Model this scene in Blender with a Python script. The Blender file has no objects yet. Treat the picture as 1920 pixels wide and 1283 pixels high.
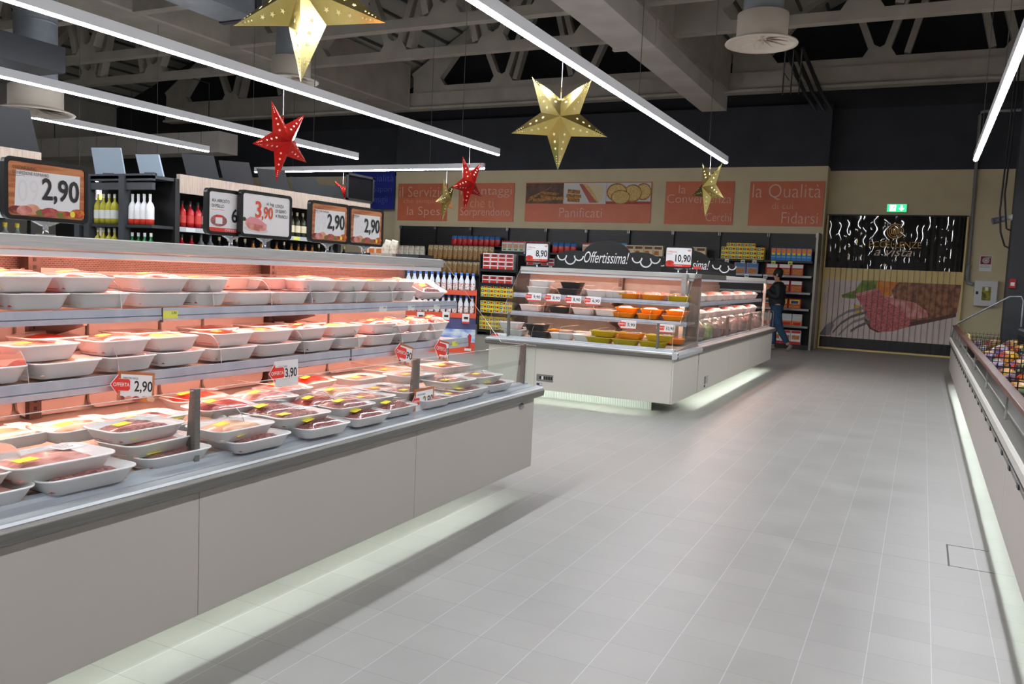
import bpy, math, random
from mathutils import Vector, Matrix
random.seed(7)
SC = bpy.context.scene
COL = SC.collection
PI = math.pi

# ------------------------------------------------------------------ camera, world, exposure
FPX, YAW, PITCH, ROLL, EYE = 1558.19, -0.455368, 0.0860201, 0.0451192, 1.42
def camera_axes():
    cy, sy = math.cos(YAW), math.sin(YAW); cp, sp = math.cos(PITCH), math.sin(PITCH); cr, sr = math.cos(ROLL), math.sin(ROLL)
    A = Matrix(((cy, -sy, 0), (sy, cy, 0), (0, 0, 1))); B = Matrix(((1, 0, 0), (0, 0, -1), (0, 1, 0)))
    P = Matrix(((1, 0, 0), (0, cp, -sp), (0, sp, cp))); Q = Matrix(((cr, -sr, 0), (sr, cr, 0), (0, 0, 1)))
    return Q @ P @ B @ A
M = camera_axes()
cd = bpy.data.cameras.new('camera'); cam = bpy.data.objects.new('camera', cd); COL.objects.link(cam)
R3 = Matrix((M[0], -M[1], -M[2])).transposed()
cam.matrix_world = Matrix.Translation((0, 0, EYE)) @ R3.to_4x4()
cd.sensor_width = 36.0; cd.lens = FPX / 1920 * 36.0; cd.clip_end = 200; cd.clip_start = 0.05
SC.camera = cam
W = bpy.data.worlds.new('world'); SC.world = W; W.use_nodes = True
W.node_tree.nodes['Background'].inputs[0].default_value = (0.55, 0.6, 0.7, 1)
W.node_tree.nodes['Background'].inputs[1].default_value = 0.02
SC.view_settings.view_transform = 'Standard'; SC.view_settings.look = 'None'
SC.view_settings.exposure = 1.3; SC.view_settings.gamma = 1.0; SC.view_settings.use_curve_mapping = False
try:
    SC.cycles.max_bounces = 8; SC.cycles.diffuse_bounces = 4; SC.cycles.glossy_bounces = 3
    SC.cycles.transparent_max_bounces = 24; SC.cycles.caustics_reflective = False; SC.cycles.caustics_refractive = False
    SC.cycles.sample_clamp_indirect = 4.0
except Exception:
    pass
CEIL_LED, MEAT_LED, FLOOR_LED = 42.0, 19.0, 14.0      # strip lamp strengths

# ------------------------------------------------------------------ materials
def lin(c):
    return tuple(((x / 255.0) / 12.92 if x <= 10 else (((x / 255.0) + 0.055) / 1.055) ** 2.4) for x in c)
MATS = {}
def new_mat(name):
    m = bpy.data.materials.new(name); m.use_nodes = True
    return m, m.node_tree.nodes, m.node_tree.links, m.node_tree.nodes['Principled BSDF']
def col(r, g, b, rough=0.5, metal=0.0, var=0.0, scale=30.0, spec=0.5):
    k = (r, g, b, rough, metal, var, scale, spec)
    if k in MATS: return MATS[k]
    m, N, L, P = new_mat('paint_%d_%d_%d' % (r, g, b))
    c = lin((r, g, b)) + (1,)
    P.inputs['Base Color'].default_value = c; P.inputs['Roughness'].default_value = rough; P.inputs['Metallic'].default_value = metal
    P.inputs['Specular IOR Level'].default_value = spec
    if var > 0:
        t = N.new('ShaderNodeTexCoord'); n = N.new('ShaderNodeTexNoise'); n.inputs['Scale'].default_value = scale; n.inputs['Detail'].default_value = 4
        r_ = N.new('ShaderNodeValToRGB'); r_.color_ramp.elements[0].position = .3; r_.color_ramp.elements[1].position = .7
        r_.color_ramp.elements[0].color = tuple(x * (1 - var) for x in c[:3]) + (1,); r_.color_ramp.elements[1].color = tuple(min(1, x * (1 + var)) for x in c[:3]) + (1,)
        L.new(t.outputs['Object'], n.inputs['Vector']); L.new(n.outputs['Fac'], r_.inputs['Fac']); L.new(r_.outputs['Color'], P.inputs['Base Color'])
    MATS[k] = m
    return m
def two_tone(name, c0, c1, scale, stretch=(1, 1, 1), rough=.5, p0=.4, p1=.6, detail=5, bump=0.0, metal=0.0):
    m, N, L, P = new_mat(name)
    t = N.new('ShaderNodeTexCoord'); mp = N.new('ShaderNodeMapping'); mp.inputs['Scale'].default_value = stretch
    n = N.new('ShaderNodeTexNoise'); n.inputs['Scale'].default_value = scale; n.inputs['Detail'].default_value = detail
    r_ = N.new('ShaderNodeValToRGB'); e = r_.color_ramp.elements; e[0].position = p0; e[1].position = p1; e[0].color = lin(c0) + (1,); e[1].color = lin(c1) + (1,)
    L.new(t.outputs['Object'], mp.inputs[0]); L.new(mp.outputs[0], n.inputs['Vector']); L.new(n.outputs['Fac'], r_.inputs['Fac'])
    L.new(r_.outputs['Color'], P.inputs['Base Color']); P.inputs['Roughness'].default_value = rough; P.inputs['Metallic'].default_value = metal
    if bump:
        b = N.new('ShaderNodeBump'); b.inputs['Strength'].default_value = bump; b.inputs['Distance'].default_value = .01
        L.new(n.outputs['Fac'], b.inputs['Height']); L.new(b.outputs[0], P.inputs['Normal'])
    return m
def emit(name, c, s):
    m, N, L, P = new_mat(name); N.remove(P); e = N.new('ShaderNodeEmission')
    e.inputs[0].default_value = tuple(c) + (1,); e.inputs[1].default_value = s; L.new(e.outputs[0], N['Material Output'].inputs[0])
    return m
def sheet(name, tint, gloss=.06, rough=.02, body=0.0, body_col=(1, 1, 1), k=.75):
    """thin clear sheet: see-through, with a fresnel reflection and a little body colour"""
    m, N, L, P = new_mat(name); N.remove(P)
    t = N.new('ShaderNodeBsdfTransparent'); t.inputs[0].default_value = tuple(tint) + (1,)
    g = N.new('ShaderNodeBsdfGlossy'); g.inputs['Roughness'].default_value = rough; g.inputs[0].default_value = (1, 1, 1, 1)
    lw = N.new('ShaderNodeLayerWeight'); lw.inputs[0].default_value = .18
    mu = N.new('ShaderNodeMath'); mu.operation = 'MULTIPLY_ADD'; mu.inputs[1].default_value = k; mu.inputs[2].default_value = gloss; mu.use_clamp = True
    L.new(lw.outputs['Fresnel'], mu.inputs[0])
    mx = N.new('ShaderNodeMixShader'); L.new(mu.outputs[0], mx.inputs[0]); L.new(g.outputs[0], mx.inputs[2])
    if body:
        d = N.new('ShaderNodeBsdfDiffuse'); d.inputs[0].default_value = tuple(body_col) + (1,)
        m2 = N.new('ShaderNodeMixShader'); m2.inputs[0].default_value = body; L.new(t.outputs[0], m2.inputs[1]); L.new(d.outputs[0], m2.inputs[2]); L.new(m2.outputs[0], mx.inputs[1])
    else: L.new(t.outputs[0], mx.inputs[1])
    L.new(mx.outputs[0], N['Material Output'].inputs[0])
    return m
def floor_mat():
    m, N, L, P = new_mat('floor_tiles'); S = .225
    def math_(op, a, b=None, c=None):
        n = N.new('ShaderNodeMath'); n.operation = op
        for i, x in enumerate((a, b, c)):
            if x is None: continue
            if isinstance(x, (int, float)): n.inputs[i].default_value = x
            else: L.new(x, n.inputs[i])
        return n.outputs[0]
    t = N.new('ShaderNodeTexCoord'); sp = N.new('ShaderNodeSeparateXYZ'); L.new(t.outputs['Object'], sp.inputs[0])
    cells, lines = [], []
    for ax, ph in ((0, 1.211), (1, -4.786)):
        u = math_('MULTIPLY_ADD', sp.outputs[ax], 1 / S, ph / S)
        f = math_('FRACT', u); d = math_('ABSOLUTE', math_('SUBTRACT', f, .5))
        lines.append(math_('GREATER_THAN', d, .5 - (.0065 if ax == 0 else .0065)))
        cells.append(math_('FLOOR', u))
    cv = N.new('ShaderNodeCombineXYZ'); L.new(cells[0], cv.inputs[0]); L.new(cells[1], cv.inputs[1])
    wn = N.new('ShaderNodeTexWhiteNoise'); wn.noise_dimensions = '2D'; L.new(cv.outputs[0], wn.inputs['Vector'])
    ns = N.new('ShaderNodeTexNoise'); ns.inputs['Scale'].default_value = 3.0; ns.inputs['Detail'].default_value = 5; L.new(t.outputs['Object'], ns.inputs['Vector'])
    v = math_('ADD', math_('MULTIPLY_ADD', wn.outputs['Value'], .022, .0), math_('MULTIPLY_ADD', ns.outputs['Fac'], .08, .262))
    tint = N.new('ShaderNodeMix'); tint.data_type = 'RGBA'; tint.blend_type = 'MULTIPLY'; tint.inputs[0].default_value = 1
    cc = N.new('ShaderNodeCombineColor'); [L.new(v, cc.inputs[i]) for i in range(3)]
    L.new(cc.outputs[0], tint.inputs[6]); tint.inputs[7].default_value = (1.0, .98, .94, 1)
    mxa = N.new('ShaderNodeMix'); mxa.data_type = 'RGBA'; L.new(lines[0], mxa.inputs[0]); L.new(tint.outputs[2], mxa.inputs[6]); mxa.inputs[7].default_value = (.45, .45, .475, 1)
    rn = N.new('ShaderNodeTexNoise'); rn.inputs['Scale'].default_value = .35; L.new(t.outputs['Object'], rn.inputs['Vector'])
    lf = math_('MULTIPLY', lines[1], math_('MULTIPLY', rn.outputs['Fac'], 1.2))
    mxb = N.new('ShaderNodeMix'); mxb.data_type = 'RGBA'; L.new(lf, mxb.inputs[0]); L.new(mxa.outputs[2], mxb.inputs[6]); mj = math_('LESS_THAN', math_('ABSOLUTE', math_('SUBTRACT', sp.outputs[1], 4.786)), .0035); lf = math_('MAXIMUM', lf, math_('MULTIPLY', mj, .75)); L.new(lf, mxb.inputs[0]); mxb.inputs[7].default_value = (.2, .195, .195, 1)
    L.new(mxb.outputs[2], P.inputs['Base Color'])
    L.new(math_('MULTIPLY_ADD', ns.outputs['Fac'], .2, .30), P.inputs['Roughness']); P.inputs['Specular IOR Level'].default_value = .35
    return m

STEEL = two_tone('brushed_steel', (176, 176, 174), (166, 166, 164), 3, (2, 60, 60), .38, metal=.45)
STEEL_DK = two_tone('dark_steel', (122, 120, 116), (112, 110, 106), 3, (2, 50, 50), .38, metal=.4)
ALU = col(150, 154, 160, .38, .55, .06, 3)
RAILTOP = col(198, 202, 206, .35, .35, .04, 5)
PANEL = col(182, 175, 169, .42, 0, .02, 1.2)
PANEL_W = col(208, 204, 194, .42, 0, .02, 1.2)
SILL = col(176, 182, 190, .4, .1, .05, 4)
INNER = col(205, 196, 190, .45, 0, .05, 6)
FOAM = col(238, 236, 236, .55, 0, .03, 40)
WHITE = col(235, 235, 235, .5)
BLACK = col(22, 22, 24, .45)
CHAR = col(44, 46, 51, .55, 0, .05, 8)
DARKGREY = col(58, 59, 64, .6, 0, .06, 2)
RED = col(222, 52, 38, .5)
YEL = col(240, 226, 60, .5)
GLASS = sheet('showcase_glass', (.965, .985, .975), .006, k=.22)
ACRYL = sheet('acrylic', (.96, .955, .955), .02)
EDGE = sheet('acrylic_edge', (.75, .7, .68), .06, .2, .5, (.95, .85, .8))
def foam(name, c, tr=.4):
    m, N, L, P = new_mat(name); P.inputs['Base Color'].default_value = lin(c) + (1,); P.inputs['Roughness'].default_value = .5
    t = N.new('ShaderNodeBsdfTranslucent'); t.inputs[0].default_value = lin(c) + (1,); mx = N.new('ShaderNodeMixShader'); mx.inputs[0].default_value = tr
    L.new(P.outputs[0], mx.inputs[1]); L.new(t.outputs[0], mx.inputs[2]); L.new(mx.outputs[0], N['Material Output'].inputs[0]); return m
FILM = sheet('cling_film', (.985, .98, .985), .03, .07, .0, k=.6)
BAG = sheet('clear_bag', (.93, .93, .92), .12, .15, .14)
LED_W = emit('led_white', (.93, .96, 1.0), CEIL_LED)
LED_P = emit('led_meat', (1.0, .41, .30), MEAT_LED)
LED_C = emit('led_island', (1.0, .58, .44), MEAT_LED * .75)
LED_F = emit('led_floor', (.88, 1.0, .91), FLOOR_LED)
MEATS = {
 'pork': two_tone('pork', (228, 166, 156), (196, 112, 106), 26, (1, 2.2, 1), .35, .42, .64, bump=.4),
 'beef': two_tone('beef', (168, 66, 62), (210, 128, 118), 30, (1, 1, 1), .35, .5, .72, bump=.5),
 'mince': two_tone('mince', (192, 128, 124), (136, 78, 78), 120, (1, 1, 1), .4, .4, .6, bump=.8),
 'chicken': two_tone('poultry', (236, 190, 160), (214, 148, 118), 16, (1, 1.6, 1), .35, .4, .66, bump=.4),
 'red': two_tone('red_meat', (216, 66, 50), (168, 36, 32), 20, (1, 1.6, 1), .3, .4, .66, bump=.4),
}
WOOD = two_tone('pale_wood', (188, 170, 156), (168, 150, 138), 5, (1, 30, 1.2), .55)
WOODV = two_tone('pale_wood_upright', (178, 166, 150), (150, 138, 126), 6, (18, 18, .8), .55)
CONC = two_tone('precast_concrete', (186, 178, 167), (168, 161, 151), 2.2, (1, 1, 1), .8, .35, .7)
CONC_DK = two_tone('concrete_beam', (190, 182, 170), (172, 164, 154), 2.0, (1, 1, 1), .8, .35, .7)
BEIGE = two_tone('beige_plaster', (222, 207, 172), (216, 200, 165), 3, (1, 1, 1), .8, .3, .7)
BROWNRIM = two_tone('brown_rim', (96, 52, 38), (70, 40, 30), 12, (1, 8, 1), .4)

# ------------------------------------------------------------------ mesh builder
class MB:
    def __init__(s, ty=-.002): s.ty = ty; s.v = []; s.f = []; s.m = []; s.sm = []; s.mats = []
    def mi(s, mat):
        if mat not in s.mats: s.mats.append(mat)
        return s.mats.index(mat)
    def face(s, idx, mat, sm=False): s.f.append(tuple(idx)); s.m.append(s.mi(mat)); s.sm.append(sm)
    def poly(s, pts, mat, sm=False):
        n = len(s.v); s.v += [tuple(p) for p in pts]; s.face(range(n, n + len(pts)), mat, sm)
    def box(s, x0, x1, y0, y1, z0, z1, mat, skip=''):
        n = len(s.v); s.v += [(x, y, z) for z in (z0, z1) for y in (y0, y1) for x in (x0, x1)]
        for k, q in (('b', (0, 2, 3, 1)), ('t', (4, 5, 7, 6)), ('f', (0, 1, 5, 4)), ('k', (2, 6, 7, 3)), ('l', (0, 4, 6, 2)), ('r', (1, 3, 7, 5))):
            if k not in skip: s.face([n + i for i in q], mat)
        return s
    def extr(s, prof, x0, x1, mat, caps=True, axis='x'):
        """closed profile of (y,z) extruded along x (or (x,z) along y, or (x,y) along z)"""
        def P(a, p): return (a, p[0], p[1]) if axis == 'x' else ((p[0], a, p[1]) if axis == 'y' else (p[0], p[1], a))
        n = len(s.v); k = len(prof); s.v += [P(x0, p) for p in prof] + [P(x1, p) for p in prof]
        for i in range(k): s.face((n + i, n + (i + 1) % k, n + k + (i + 1) % k, n + k + i), mat)
        if caps: s.face([n + i for i in range(k)][::-1], mat); s.face([n + k + i for i in range(k)], mat)
        return s
    def tube(s, pts, r, mat, n=8, cap=True):
        pts = [Vector(p) for p in pts]; b = len(s.v); rs = r if isinstance(r, (list, tuple)) else [r] * len(pts)
        for i, p in enumerate(pts):
            d = (pts[min(i + 1, len(pts) - 1)] - pts[max(i - 1, 0)]).normalized()
            u = d.cross(Vector((0, 0, 1)) if abs(d.z) < .9 else Vector((1, 0, 0))).normalized(); w = d.cross(u)
            for k in range(n):
                a = 2 * PI * k / n; s.v.append(tuple(p + rs[i] * (u * math.cos(a) + w * math.sin(a))))
        for i in range(len(pts) - 1):
            for k in range(n): s.face((b + i * n + k, b + i * n + (k + 1) % n, b + (i + 1) * n + (k + 1) % n, b + (i + 1) * n + k), mat, True)
        if cap: s.face([b + k for k in range(n)], mat); s.face([b + (len(pts) - 1) * n + k for k in range(n)][::-1], mat)
        return s
    def lathe(s, prof, mat, n=20, c=(0, 0, 0), mats=None):
        b = len(s.v)
        for r, z in prof:
            for k in range(n): a = 2 * PI * k / n; s.v.append((c[0] + r * math.cos(a), c[1] + r * math.sin(a), c[2] + z))
        for i in range(len(prof) - 1):
            mm = mats[i] if mats else mat
            for k in range(n): s.face((b + i * n + k, b + i * n + (k + 1) % n, b + (i + 1) * n + (k + 1) % n, b + (i + 1) * n + k), mm, True)
        return s
    def bar(s, a, b, w, d, mat):
        """rectangular bar in the xz plane from a to b, thickness w in plane, depth d along y"""
        ax, ay, az = a; bx, by, bz = b; L = math.hypot(bx - ax, bz - az); nx, nz = -(bz - az) / L * w / 2, (bx - ax) / L * w / 2
        s.extr([(ax + nx, az + nz), (bx + nx, bz + nz), (bx - nx, bz - nz), (ax - nx, az - nz)], ay - d / 2, ay + d / 2, mat, True, 'y'); return s
    def text(s, string, x, z, w, h, mat, y=None, align='l', off=0.0, shear=0.0, fn=None):
        """flat lettering in the local xz plane at depth y, fitted to the box"""
        y = s.ty if y is None else y
        vs, fs, (x0, x1, z0, z1) = glyphs(string, off, shear)
        sz = h / max(1e-6, z1 - z0); sx = w / max(1e-6, x1 - x0) if w else sz
        W_ = (x1 - x0) * sx; ox = x if align == 'l' else (x - W_ if align == 'r' else x - W_ / 2); n = len(s.v)
        for a, b in vs:
            p = (ox + (a - x0) * sx, y, z + (b - z0) * sz); s.v.append(fn(p) if fn else p)
        for f in fs: s.face([n + i for i in f], mat)
        return s
    def build(s, name, parent=None, loc=(0, 0, 0), rot=(0, 0, 0), bevel=0.0, mesh_only=False):
        me = bpy.data.meshes.new(name); me.from_pydata(s.v, [], s.f); me.update()
        for m in s.mats: me.materials.append(m)
        me.polygons.foreach_set('material_index', s.m); me.polygons.foreach_set('use_smooth', s.sm)
        if mesh_only: return me
        return place(name, me, parent, loc, rot, bevel)
def place(name, me, parent=None, loc=(0, 0, 0), rot=(0, 0, 0), bevel=0.0):
    o = bpy.data.objects.new(name, me); COL.objects.link(o); o.location = loc; o.rotation_euler = rot
    if parent: o.parent = parent
    if bevel:
        b = o.modifiers.new('bevel', 'BEVEL'); b.width = bevel; b.segments = 2; b.limit_method = 'ANGLE'; b.angle_limit = .6
    return o
GC = {}
def glyphs(string, off=0.0, shear=0.0):
    k = (string, off, shear)
    if k in GC: return GC[k]
    cu = bpy.data.curves.new('lettering', 'FONT'); cu.body = string; cu.offset = off; cu.shear = shear; cu.resolution_u = 3; cu.fill_mode = 'FRONT'
    o = bpy.data.objects.new('lettering', cu); COL.objects.link(o)
    dg = bpy.context.evaluated_depsgraph_get(); me = bpy.data.meshes.new_from_object(o.evaluated_get(dg))
    vs = [(v.co.x, v.co.y) for v in me.vertices]; fs = [tuple(p.vertices) for p in me.polygons]
    bpy.data.objects.remove(o); bpy.data.curves.remove(cu); bpy.data.meshes.remove(me)
    bb = (min(v[0] for v in vs), max(v[0] for v in vs), min(v[1] for v in vs), max(v[1] for v in vs))
    GC[k] = (vs, fs, bb); return GC[k]
def tag(o, label, cat, group=None, kind=None):
    o['label'] = label
    if cat: o['category'] = cat
    if group: o['group'] = group
    if kind: o['kind'] = kind
    return o
def thing(name, label, cat, loc=(0, 0, 0), rz=0.0, group=None, rot=None):
    o = bpy.data.objects.new(name, None); COL.objects.link(o); o.empty_display_size = .1
    o.location = loc; o.rotation_euler = rot if rot else (0, 0, rz); return tag(o, label, cat, group)
def struct(o, label=None):
    o['kind'] = 'structure'
    if label: o['label'] = label
    return o
def dup(root, loc, rot, label, group=None, scale=None):
    r = root.copy(); COL.objects.link(r); r.location = loc; r.rotation_euler = rot if isinstance(rot, tuple) else (0, 0, rot); r['label'] = label
    if group: r['group'] = group
    if scale: r.scale = scale
    for ch in KIDS(root):
        c = ch.copy(); COL.objects.link(c); c.parent = r
        for g in KIDS(ch):
            d = g.copy(); COL.objects.link(d); d.parent = c
    return r
def KIDS(o): return list(o.children)
ORD = 'first second third fourth fifth sixth seventh eighth ninth tenth eleventh twelfth thirteenth fourteenth fifteenth sixteenth seventeenth eighteenth nineteenth twentieth'.split()
def nth(i): return ORD[i] if i < 20 else ('twenty-' + ORD[i - 20] if i < 29 else 'number %d' % (i + 1))
def rrect(w, h, r, n=4, cx=0, cy=0):
    p = []
    for sx, sy, a0 in ((1, 1, 0), (-1, 1, 90), (-1, -1, 180), (1, -1, 270)):
        for k in range(n + 1):
            a = math.radians(a0 + 90 * k / n); p.append((cx + sx * (w / 2 - r) + r * math.cos(a), cy + sy * (h / 2 - r) + r * math.sin(a)))
    return p
# ================================================================== the room
fl = MB(); fl.box(-25, 4.4, -6, 19.75, -.1, 0, floor_mat()); struct(fl.build('floor'))
DARKWALL = two_tone('charcoal_wall', (56, 58, 65), (51, 53, 59), 1.5, (1, 1, 1), .75)
BLACKWALL = two_tone('black_wall', (46, 46, 50), (40, 40, 44), 1.5, (1, 1, 1), .8)
w = MB(); w.box(-25, 4.4, 19.75, 19.95, 0, 3.92, BEIGE); w.box(-25, 4.4, 19.75, 19.95, 3.92, 5.25, DARKWALL); w.box(-25, 4.4, 19.75, 19.95, 5.25, 9.2, BLACKWALL)
struct(w.build('wall_far'))
w = MB(); w.box(-13.22, -2.04, 19.3, 19.748, 0, 3.97, BEIGE); w.box(-13.22, -2.04, 19.3, 19.748, 3.97, 5.3, DARKWALL); struct(w.build('wall_bulkhead'))
w = MB(); w.box(-25.2, -25, -6, 19.95, 0, 9.2, two_tone('light_wall', (186, 180, 172), (178, 172, 164), 2)); struct(w.build('wall_left'))
w = MB(); w.box(4.4, 4.6, -6, 19.95, 0, 9.2, two_tone('light_wall_b', (186, 180, 172), (178, 172, 164), 2)); struct(w.build('wall_right'))
w = MB(); w.box(-25.2, 4.6, -6.2, -6, 0, 9.2, two_tone('light_wall_c', (186, 180, 172), (178, 172, 164), 2)); struct(w.build('wall_rear'))
# roof: three gabled bays of ribbed sheeting
ROOF = two_tone('roof_sheet', (186, 186, 176), (170, 170, 162), 1.2, (1, .2, 1), .7)
ROOFRIB = col(92, 92, 88, .7)
rb = MB()
BAYS = ((-21.9, -13.9), (-13.0, -4.6), (-4.6, 4.4))
for x0, x1 in ((-25, -13.15), (-13.15, -4.55), (-4.55, 4.4)):
    xm = (x0 + x1) / 2; zv, zr = 6.3, 8.5
    rb.poly([(x0, -6, zv), (x0, 19.9, zv), (xm, 19.9, zr), (xm, -6, zr)], ROOF); rb.poly([(xm, -6, zr), (xm, 19.9, zr), (x1, 19.9, zv), (x1, -6, zv)], ROOF)
    n = int((xm - x0) / .42)
    for k in range(1, n):
        for sgn in (-1, 1):
            f = k / n; x = xm + sgn * (xm - x0) * f; z = zr + (zv - zr) * f - .03
            rb.box(x - .025, x + .025, -6, 19.9, z - .03, z + .03, ROOFRIB)
struct(rb.build('ceiling'))
for nm, (x0, x1, z0) in (('west', (-13.9, -12.4, 5.5)), ('middle', (-5.0, -4.12, 5.5))):
    g = MB(); g.extr([(x0, 6.6), (x0, z0 + .25), (x0 + .2, z0), (x1 - .03, z0), (x1, z0 + .03), (x1, 6.6)], -6, 18.6, CONC, True, 'y')
    struct(g.build('roof_girder'))
def truss_mesh(W_):
    t = MB(); D = .2
    def top(x): return .5 + .6 * min(x, W_ - x)
    t.box(0, W_, -D / 2, D / 2, 0, .16, CONC)
    t.bar((0, 0, .38), (W_ / 2, 0, top(W_ / 2)), .26, D, CONC); t.bar((W_, 0, .38), (W_ / 2, 0, top(W_ / 2)), .26, D, CONC)
    for m in (0, 1):
        X = (lambda x: x) if not m else (lambda x: W_ - x)
        e = [(X(0), .1), (X(1.0), .1), (X(.8), .35), (X(1.3), .95), (X(0), .45)]
        t.extr(e if not m else e[::-1], -D / 2, D / 2, CONC, True, 'y')
        v = W_ * .35
        t.bar((X(v - .1), 0, .2), (X(v - .75), 0, top(v - .75)), .13, D, CONC); t.bar((X(v + .1), 0, .2), (X(v + .85), 0, top(v + .85)), .13, D, CONC)
        gsp = [(X(v - .34), .12), (X(v + .34), .12), (X(v + .15), .42), (X(v), .34), (X(v - .15), .42)]
        t.extr(gsp if not m else gsp[::-1], -D / 2, D / 2, CONC, True, 'y')
        t.bar((X(W_ / 2 - .05), 0, top(W_ / 2)), (X(W_ * .5 - .75), 0, .2), .12, D, CONC)
    return t.build('roof_truss', mesh_only=True)
TM = {}
for x0, x1 in ((-21.5, -13.9), (-12.4, -5.0), (-4.12, 4.3)):
    me = truss_mesh(x1 - x0)
    for y, z in ((18.86, 5.93), (14.17, 5.5), (12.42, 5.5), (10.2, 5.5), (7.6, 5.5), (4.5, 5.5)):
        struct(place('roof_truss', me, None, (x0, y, z)))
b = MB(); b.box(-21.5, 4.3, 18.72, 18.98, 5.5, 5.925, CONC_DK); b.tube([(-21.5, 18.66, 5.53), (4.3, 18.66, 5.53)], .035, CONC_DK); struct(b.build('ring_beam'))
# ducts
DUCT = two_tone('duct_sheet', (196, 190, 184), (182, 176, 170), 1.5, (1, 1, 1), .5)
DUCTG = two_tone('duct_galvanised', (150, 156, 164), (136, 142, 150), 3, (1, 1, 1), .4, metal=.3)
d = MB(); d.box(-4.42, -3.8, 3.0, 12.1, 4.78, 5.15, DUCT); d.box(-4.36, -3.86, 12.1, 17.3, 4.84, 5.12, DUCT); d.box(-4.45, -3.78, 12.05, 12.14, 4.76, 5.17, DUCT)
tag(d.build('air_duct'), 'long rectangular air duct running overhead above the middle aisle light', 'duct')
d = MB(); d.box(-9.37, -8.72, 4.2, 9.2, 4.8, 5.2, DUCTG); d.box(-9.4, -8.69, 9.12, 9.22, 4.78, 5.22, DARKGREY)
tag(d.build('air_duct'), 'galvanised duct stub behind the largest gold star', 'duct')
d = MB(); d.box(-11.4, -10.0, 4.2, 7.15, 3.66, 3.98, DARKGREY)
tag(d.build('air_duct'), 'dark grey duct box at upper left behind the light strips', 'duct')
d = MB(); d.box(-22.5, -15.4, 15, 15.6, 3.93, 4.43, DUCT)
for k in (-21.5, -18.5, -15.8): d.tube([(k, 15.05, 4.43), (k, 15.05, 5.58), (k, 14.2, 5.58)], .012, DARKGREY, 6)
for k in range(9): d.box(-22 + k * .75, -21.985 + k * .75, 14.994, 15, 3.93, 4.43, DUCTG)
tag(d.build('air_duct'), 'pale horizontal duct crossing above the bottle shelving', 'duct')
def diffuser(x, y, z, r, label):
    t = thing('ceiling_diffuser', label, 'air vent', (x, y, z))
    CR = col(218, 206, 192, .4)
    m = MB(); m.lathe([(r * .66, .34), (r * .7, .33), (r * .7, .05), (r * .72, .03)], CR, 36); m.build('drum', t)
    m = MB(); m.lathe([(r * .72, .04), (r * .98, .0), (r, -.015), (r * .99, -.025), (r * .9, -.018), (r * .74, .0)], CR, 40); m.build('rim', t)
    m = MB(); m.lathe([(r * .74, .0), (r * .2, .05), (.0, .05)], CR, 36)
    for k in range(10):
        a = 2 * PI * k / 10; c, s_ = math.cos(a), math.sin(a); c2, s2 = math.cos(a + .45), math.sin(a + .45)
        m.poly([(c * .06, s_ * .06, .03), (c * r * .73, s_ * r * .73, -.004), (c2 * r * .73, s2 * r * .73, .02), (c2 * .06, s2 * .06, .05)], CR)
    m.build('vane_plate', t)
    m = MB(); m.lathe([(r * .55, .33), (r * .55, 1.6)], DUCTG, 32)
    for h in (.6, .8, 1.2): m.lathe([(r * .55, h), (r * .565, h + .015), (r * .55, h + .03)], DUCTG, 32)
    m.build('duct_riser', t)
diffuser(-1.99, 10.55, 4.3, .43, 'white round ceiling diffuser under a riser at upper right')
diffuser(-9.35, 10.6, 4.3, .44, 'round ceiling diffuser half hidden by the second light strip')
diffuser(-11.4, 7.7, 3.35, .5, 'round ceiling diffuser at the left edge above the price boards')
# ------------------------------------------------------------------ suspended lights
def roof_z(x):
    for a, b in ((-25, -13.15), (-13.15, -4.55), (-4.55, 4.4)):
        if a <= x <= b: return 8.5 - 2.2 * abs(x - (a + b) / 2) / ((b - a) / 2)
def strip(label, p0, p1, rods=None):
    p0, p1 = Vector(p0), Vector(p1); Ln = (p1 - p0).length; t = thing('strip_light', label, 'ceiling light', p0, math.atan2((p1 - p0).y, (p1 - p0).x), 'suspended strip lights')
    m = MB(); m.extr([(-.034, .0), (-.034, .095), (.034, .095), (.034, .0), (.028, 0), (.028, .012), (-.028, .012), (-.028, 0)], 0, Ln, col(226, 226, 230, .4)); m.build('housing', t)
    m = MB(); m.extr([(-.0275, .011), (.0275, .011), (.0275, -.004), (.02, -.016), (0, -.021), (-.02, -.016), (-.0275, -.004)], .005, Ln - .005, LED_W); m.build('diffuser', t)
    for k in rods or [1.2 + 3.4 * i for i in range(5) if 1.2 + 3.4 * i < Ln] or [Ln / 2]:
        m = MB(); q = p1 + (p0 - p1) * (k / Ln); m.tube([(Ln - k, 0, .095), (Ln - k, 0, roof_z(q.x) - q.z - .1)], .004, col(110, 110, 108), 5); m.build('suspension_wire', t)
    return t
strip('long white strip light hanging directly above the near meat counter', (-3.0, -3, 3.3), (-3.0, 13.65, 3.3))
strip('bright strip light at the right edge above the freezer', (.53, -3, 3.3), (.53, 13.8, 3.3))
strip('long strip light from the upper left corner, passing behind the red star', (-6.42, -3, 3.3), (-6.42, 12.28, 3.3))
strip('second strip light from the left, above the dark header boards', (-9.3, -3, 3.3), (-9.3, 12.33, 3.3), (1.2, 2.6, 8.6, 12.5))
strip('cross-running strip light in front of the charcoal wall', (-13.2, 13.9, 3.3), (-7.55, 13.9, 3.3))
strip('short cross-running strip light behind the largest price sign', (-15.4, 10.8, 2.76), (-13.5, 10.8, 2.76))
strip('short strip light just above the grey header boards', (-12.6, 6.8, 3.45), (-12.6, 12.0, 3.45))
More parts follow.
